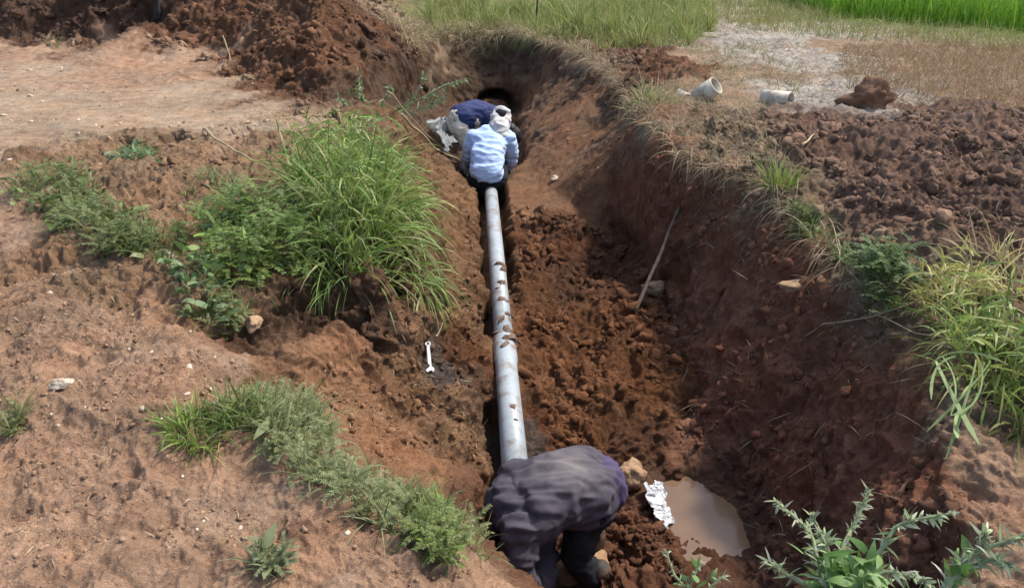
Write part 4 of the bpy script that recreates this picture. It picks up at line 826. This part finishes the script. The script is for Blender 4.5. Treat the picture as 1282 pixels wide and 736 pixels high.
def head_on(bm, c, up_, face, neck):
    c, up_, face = Vector(c), Vector(up_).normalized(), Vector(face); face = (face - up_ * face.dot(up_)).normalized(); sd_ = up_.cross(face)
    chain(bm, [c - up_ * .055 + face * .02, c, c + up_ * .045 - face * .01], [.058, .075, .068], [.072, .094, .085], side=sd_)
    chain(bm, [c - up_ * .095 + face * .055, c - up_ * .06 + face * .04], [.035, .05], [.03, .045], side=sd_)          # jaw
    chain(bm, [c + face * .088, c - up_ * .025 + face * .112], [.009, .014], side=sd_, k=10)                               # nose
    chain(bm, [c + up_ * .014 + face * .082 - sd_ * .04, c + up_ * .014 + face * .082 + sd_ * .04], [.012, .012], side=up_, k=10)   # brow
    chain(bm, [c - up_ * .055 + face * .09 - sd_ * .018, c - up_ * .055 + face * .09 + sd_ * .018], [.009, .009], side=up_, k=10)   # lips
    for s in (-1, 1): chain(bm, [c - up_ * .025 + sd_ * s * .076 - face * .005, c + up_ * .02 + sd_ * s * .08 - face * .012], [.016, .018], [.008, .008], side=face, k=10)
    chain(bm, [Vector(neck), c - up_ * .05 - face * .015], [.058, .052], side=sd_)
    return [c + face * .083 + sd_ * s * .031 for s in (-1, 1)]
def person(label, K, mats, wr_shirt, head_dress=None, seat_extra=None):
    root = empty('person', K['root']); o = Vector(K['root']); g = lambda k: Vector(K[k]) - o
    tors = (g('chest') - g('pelvis')).normalized(); lat = (g('shR') - g('shL')).normalized(); back = tors.cross(lat).normalized()
    bm = bmesh.new()
    chain(bm, [g('pelvis'), (g('pelvis') + g('chest')) / 2 + Vector(K.get('arch', (0, 0, 0))), g('chest')], [.145, .135, .155], [.11, .10, .105], side=lat)
    eyes = head_on(bm, g('head'), Vector(K['hup']), Vector(K['hface']), g('neck'))
    for s in 'LR':
        chain(bm, [g('sh' + s), g('el' + s), g('wr' + s)], [.048, .038, .028], side=lat); dd = (g('wr' + s) - g('el' + s)).normalized(); hand(bm, g('wr' + s), dd + Vector(K.get('hd' + s, (0, 0, 0))), Vector(K.get('hn', (0, 0, -1))), 1, 1 if s == 'L' else -1)
        chain(bm, [g('hip' + s), g('kn' + s), g('an' + s)], [.078, .052, .038], side=lat); chain(bm, [g('an' + s) - Vector(K['foot']) * .05 + Vector((0, 0, -.03)), g('an' + s) + Vector(K['foot']) * .13 + Vector((0, 0, -.05))], [.034, .036], [.03, .024], side=Vector(K['foot']).cross(Vector((0, 0, 1))))
    fuse('body', bm, mats['skin'], root, .0075, 3)
    for e in eyes:
        b2_ = bmesh.new(); bmesh.ops.create_uvsphere(b2_, u_segments=10, v_segments=8, radius=.011); bmesh.ops.translate(b2_, verts=b2_.verts, vec=e); mesh_obj('eye', b2_, M_EYE, root)
    bm = bmesh.new(); sc = K.get('bulk', 1.0)
    hem = g('pelvis') - tors * K.get('hem', .02)
    chain(bm, [hem, (hem + g('chest')) / 2 + Vector(K.get('arch', (0, 0, 0))), g('chest'), g('chest') + tors * .06], [.178 * sc, .172 * sc, .195 * sc, .15 * sc], [.142 * sc, .13 * sc, .135 * sc, .10 * sc], side=lat, k=28, box=K.get('box', .9))
    chain(bm, [g('shL'), g('chest') + tors * .05, g('shR')], [.07, .095, .07], side=back, k=16)
    for s in 'LR':
        cu = g('el' + s).lerp(g('wr' + s), K.get('cuff', .8)); chain(bm, [g('sh' + s), g('el' + s), cu], [.078, .062, .05], side=lat, k=16)
    chain(bm, [g('chest') + tors * .05, g('neck') + (g('head') - g('neck')) * .15], [.085, .072], side=lat, k=16)
    fuse('shirt', bm, mats['shirt'], root, .010, 7, wr_shirt)
    if 'hemband' in K:
        bm = bmesh.new(); chain(bm, [hem - tors * .062, hem - tors * .045], [.150 * sc, .158 * sc], [.112 * sc, .122 * sc], side=lat, k=28); fuse('hem_band', bm, K['hemband'], root, .010, 5, wr_shirt)
    ts = K.get('legs', 1.0); bm = bmesh.new(); chain(bm, [g('hipL') - tors * .02, g('hipR') - tors * .02], [.125 * ts, .125 * ts], side=back, k=18); chain(bm, [g('pelvis') + tors * .08, g('pelvis') - tors * .03], [.16, .165 * ts], [.125, .13 * ts], side=lat)
    for s in 'LR': chain(bm, [g('hip' + s), g('hip' + s).lerp(g('kn' + s), .5), g('kn' + s), g('kn' + s).lerp(g('an' + s), .5), g('kn' + s).lerp(g('an' + s), .93)], [x * ts for x in (.11, .098, .08, .075, .06)], side=lat, k=18)
    fuse('trousers', bm, mats['trousers'], root, .011, 5, [(9, 9, 9, .012, 81, 0), (13, 13, 24, .018, 82, 1)])
    for s in 'LR':
        bm = bmesh.new(); ft = Vector(K['foot']); an = g('an' + s); chain(bm, [an + Vector((0, 0, .1)), an + Vector((0, 0, .02)), an + Vector((0, 0, -.02))], [.052, .05, .05], side=lat, k=14); chain(bm, [an - ft * .05 + Vector((0, 0, -.035)), an + ft * .08 + Vector((0, 0, -.045)), an + ft * .17 + Vector((0, 0, -.052))], [.045, .052, .042], [.045, .04, .03], side=ft.cross(Vector((0, 0, 1))), k=14)
        fuse('boot', bm, M_BOOT, root, .009, 3)
    if head_dress: head_dress(root, g, tors, lat)
    tag(root, label, 'person'); return root
def hair(root, g, tors, lat):
    K_ = root; bm = bmesh.new(); c = g('head'); up_ = HU; fc = HF; chain(bm, [c - up_ * .05 - fc * .035, c + up_ * .01 - fc * .02, c + up_ * .055 - fc * .012], [.066, .082, .07], [.075, .092, .084], side=up_.cross(fc)); fuse('hair', bm, M_HAIR, root, .009, 3, [(60, 60, 60, .006, 91, 0)])
# front worker, bent over the near end of the pipe, facing left
M_SH1 = simple_mat('faded_purple_shirt', (.055, .048, .06), .95, 0, 9, .14, .003, (.15, .12, .105), 4.5, .60, .75)
n, l = M_SH1.node_tree.nodes, M_SH1.node_tree.links; b = n['Principled BSDF']; old = b.inputs['Base Color'].links[0].from_socket
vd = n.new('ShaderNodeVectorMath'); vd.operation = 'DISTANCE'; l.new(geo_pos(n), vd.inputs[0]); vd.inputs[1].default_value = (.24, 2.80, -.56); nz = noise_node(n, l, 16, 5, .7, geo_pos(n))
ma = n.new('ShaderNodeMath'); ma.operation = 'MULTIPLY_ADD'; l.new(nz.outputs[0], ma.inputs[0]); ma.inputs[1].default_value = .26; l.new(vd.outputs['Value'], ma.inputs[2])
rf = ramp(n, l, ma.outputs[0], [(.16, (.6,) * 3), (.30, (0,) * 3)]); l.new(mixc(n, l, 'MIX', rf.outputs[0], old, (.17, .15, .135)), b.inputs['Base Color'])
HU, HF = Vector((-.45, .1, -.85)), Vector((.55, 0, -.75))
K1 = dict(root=(.25, 2.84, -1.24), pelvis=(.31, 2.85, -.70), chest=(.06, 2.75, -.70), neck=(-.02, 2.76, -.80), head=(.005, 2.80, -.96), hup=HU, hface=HF, shL=(.03, 2.60, -.70), shR=(.03, 2.91, -.70),
  elL=(.045, 2.56, -.96), wrL=(.10, 2.62, -1.13), elR=(.13, 2.86, -.93), wrR=(.15, 2.68, -1.10), hipL=(.34, 2.80, -.78), hipR=(.34, 2.95, -.78), knL=(.29, 2.74, -.99), knR=(.28, 3.0, -1.0), anL=(.40, 2.74, -1.18), anR=(.40, 2.98, -1.18),
  foot=(-1, 0, 0), arch=(0, 0, .03), hem=.015, bulk=.98, cuff=.9, legs=.84, box=.68, hemband=simple_mat('violet_hem', (.055, .04, .085), .9, 0, 30, .3, .003))
person('person in a muddy purple grey shirt bent double over the near end of the pipe', K1, dict(skin=M_MSKIN, shirt=M_SH1, trousers=M_BLACK), [(3, 7, 7, .012, 83, 0), (3.0, 13, 9, .04, 84, 1), (6, 27, 19, .030, 94, 1), (16, 16, 16, .003, 85, 0)], hair)
# worker in light blue, crouching astride the pipe, back to us
M_SH2 = simple_mat('light_blue_shirt', (.36, .47, .66), .85, 0, 12, .08, .003)
M_WRAP = simple_mat('grey_white_cloth', (.42, .40, .37), .95, 0, 16, .25, .004)
def wrap(root, g, tors, lat):
    c = g('head'); up_, fc = HU, HF; bm = bmesh.new(); chain(bm, [c - up_ * .06, c, c + up_ * .06], [.090, .104, .086], [.098, .116, .096], side=up_.cross(fc)); chain(bm, [c - up_ * .03, g('neck').lerp(g('chest'), .15) + Vector((.04, -.02, .04)), g('chest') + lat * .12 + Vector((0, -.02, .06))], [.085, .095, .06], [.09, .085, .045], side=lat); fuse('head_scarf', bm, M_WRAP, root, .009, 4, [(8, 8, 15, .03, 92, 1), (22, 22, 30, .008, 93, 1)])
    bm = bmesh.new(); chain(bm, [c + up_ * .055 - fc * .085 - up_.cross(fc) * .045, c + up_ * .075 - fc * .075 + up_.cross(fc) * .02], [.04, .036], [.022, .02], side=up_.cross(fc), k=12); fuse('cap_patch', bm, M_BLACK, root, .007, 2)
HU, HF = Vector((.25, .45, .85)).normalized(), Vector((.25, .85, -.5)).normalized()
K2 = dict(root=(-.2, 7.5, -.98), pelvis=(-.235, 7.42, -.68), chest=(-.22, 7.68, -.45), neck=(-.15, 7.78, -.36), head=(-.115, 7.88, -.30), hup=HU, hface=HF, shL=(-.37, 7.68, -.42), shR=(-.04, 7.70, -.43), elL=(-.435, 7.76, -.66), wrL=(-.36, 7.97, -.76), elR=(-.01, 7.80, -.68), wrR=(-.1, 8.0, -.78),
  hipL=(-.315, 7.44, -.75), hipR=(-.135, 7.44, -.75), knL=(-.35, 7.84, -.68), knR=(-.10, 7.84, -.70), anL=(-.36, 7.56, -.93), anR=(-.08, 7.56, -.93), foot=(0, 1, 0), arch=(0, -.02, .02), hem=-.005, legs=.78, bulk=.92, cuff=.75)
person('person in a light blue shirt and grey head scarf crouching astride the pipe', K2, dict(skin=M_SKIN, shirt=M_SH2, trousers=M_BLACK), [(4, 6, 9, .018, 86, 0), (5, 9, 19, .026, 87, 1), (13, 16, 34, .008, 95, 1), (24, 24, 24, .002, 88, 0)], wrap)
# worker in navy, bending into the hole behind
M_SH3 = simple_mat('navy_shirt', (.018, .027, .085), .9, 0, 14, .2, .003); M_KH = simple_mat('cream_trousers', (.46, .39, .31), .9, 0, 14, .12, .003, (.2, .13, .08), 6, .6, .75)
HU, HF = Vector((.6, .2, -.7)).normalized(), Vector((-.5, -.1, -.85)).normalized()
K3 = dict(root=(-0.450, 8.1, -.98), pelvis=(-0.510, 8.12, -.33), chest=(-0.220, 8.32, -.38), neck=(-0.080, 8.40, -.47), head=(-0.010, 8.46, -.6), hup=HU, hface=HF, shL=(-0.310, 8.46, -.4), shR=(-0.150, 8.18, -.4), elL=(-0.170, 8.5, -.62), wrL=(-0.050, 8.5, -.8), elR=(-0.080, 8.2, -.62), wrR=(-0.030, 8.35, -.82),
  hipL=(-0.570, 8.2, -.42), hipR=(-0.500, 8.05, -.42), knL=(-0.390, 8.24, -.66), knR=(-.44, 7.99, -.66), anL=(-0.510, 8.22, -.93), anR=(-.52, 7.95, -.93), foot=(.85, .5, 0), arch=(0, 0, .05), hem=-.02, legs=.78, bulk=.95, cuff=.6)
person('person in a navy shirt and cream trousers bending into the hole at the far end', K3, dict(skin=M_SKIN, shirt=M_SH3, trousers=M_KH), [(8, 8, 10, .015, 89, 0), (9, 14, 20, .018, 90, 1)], hair)
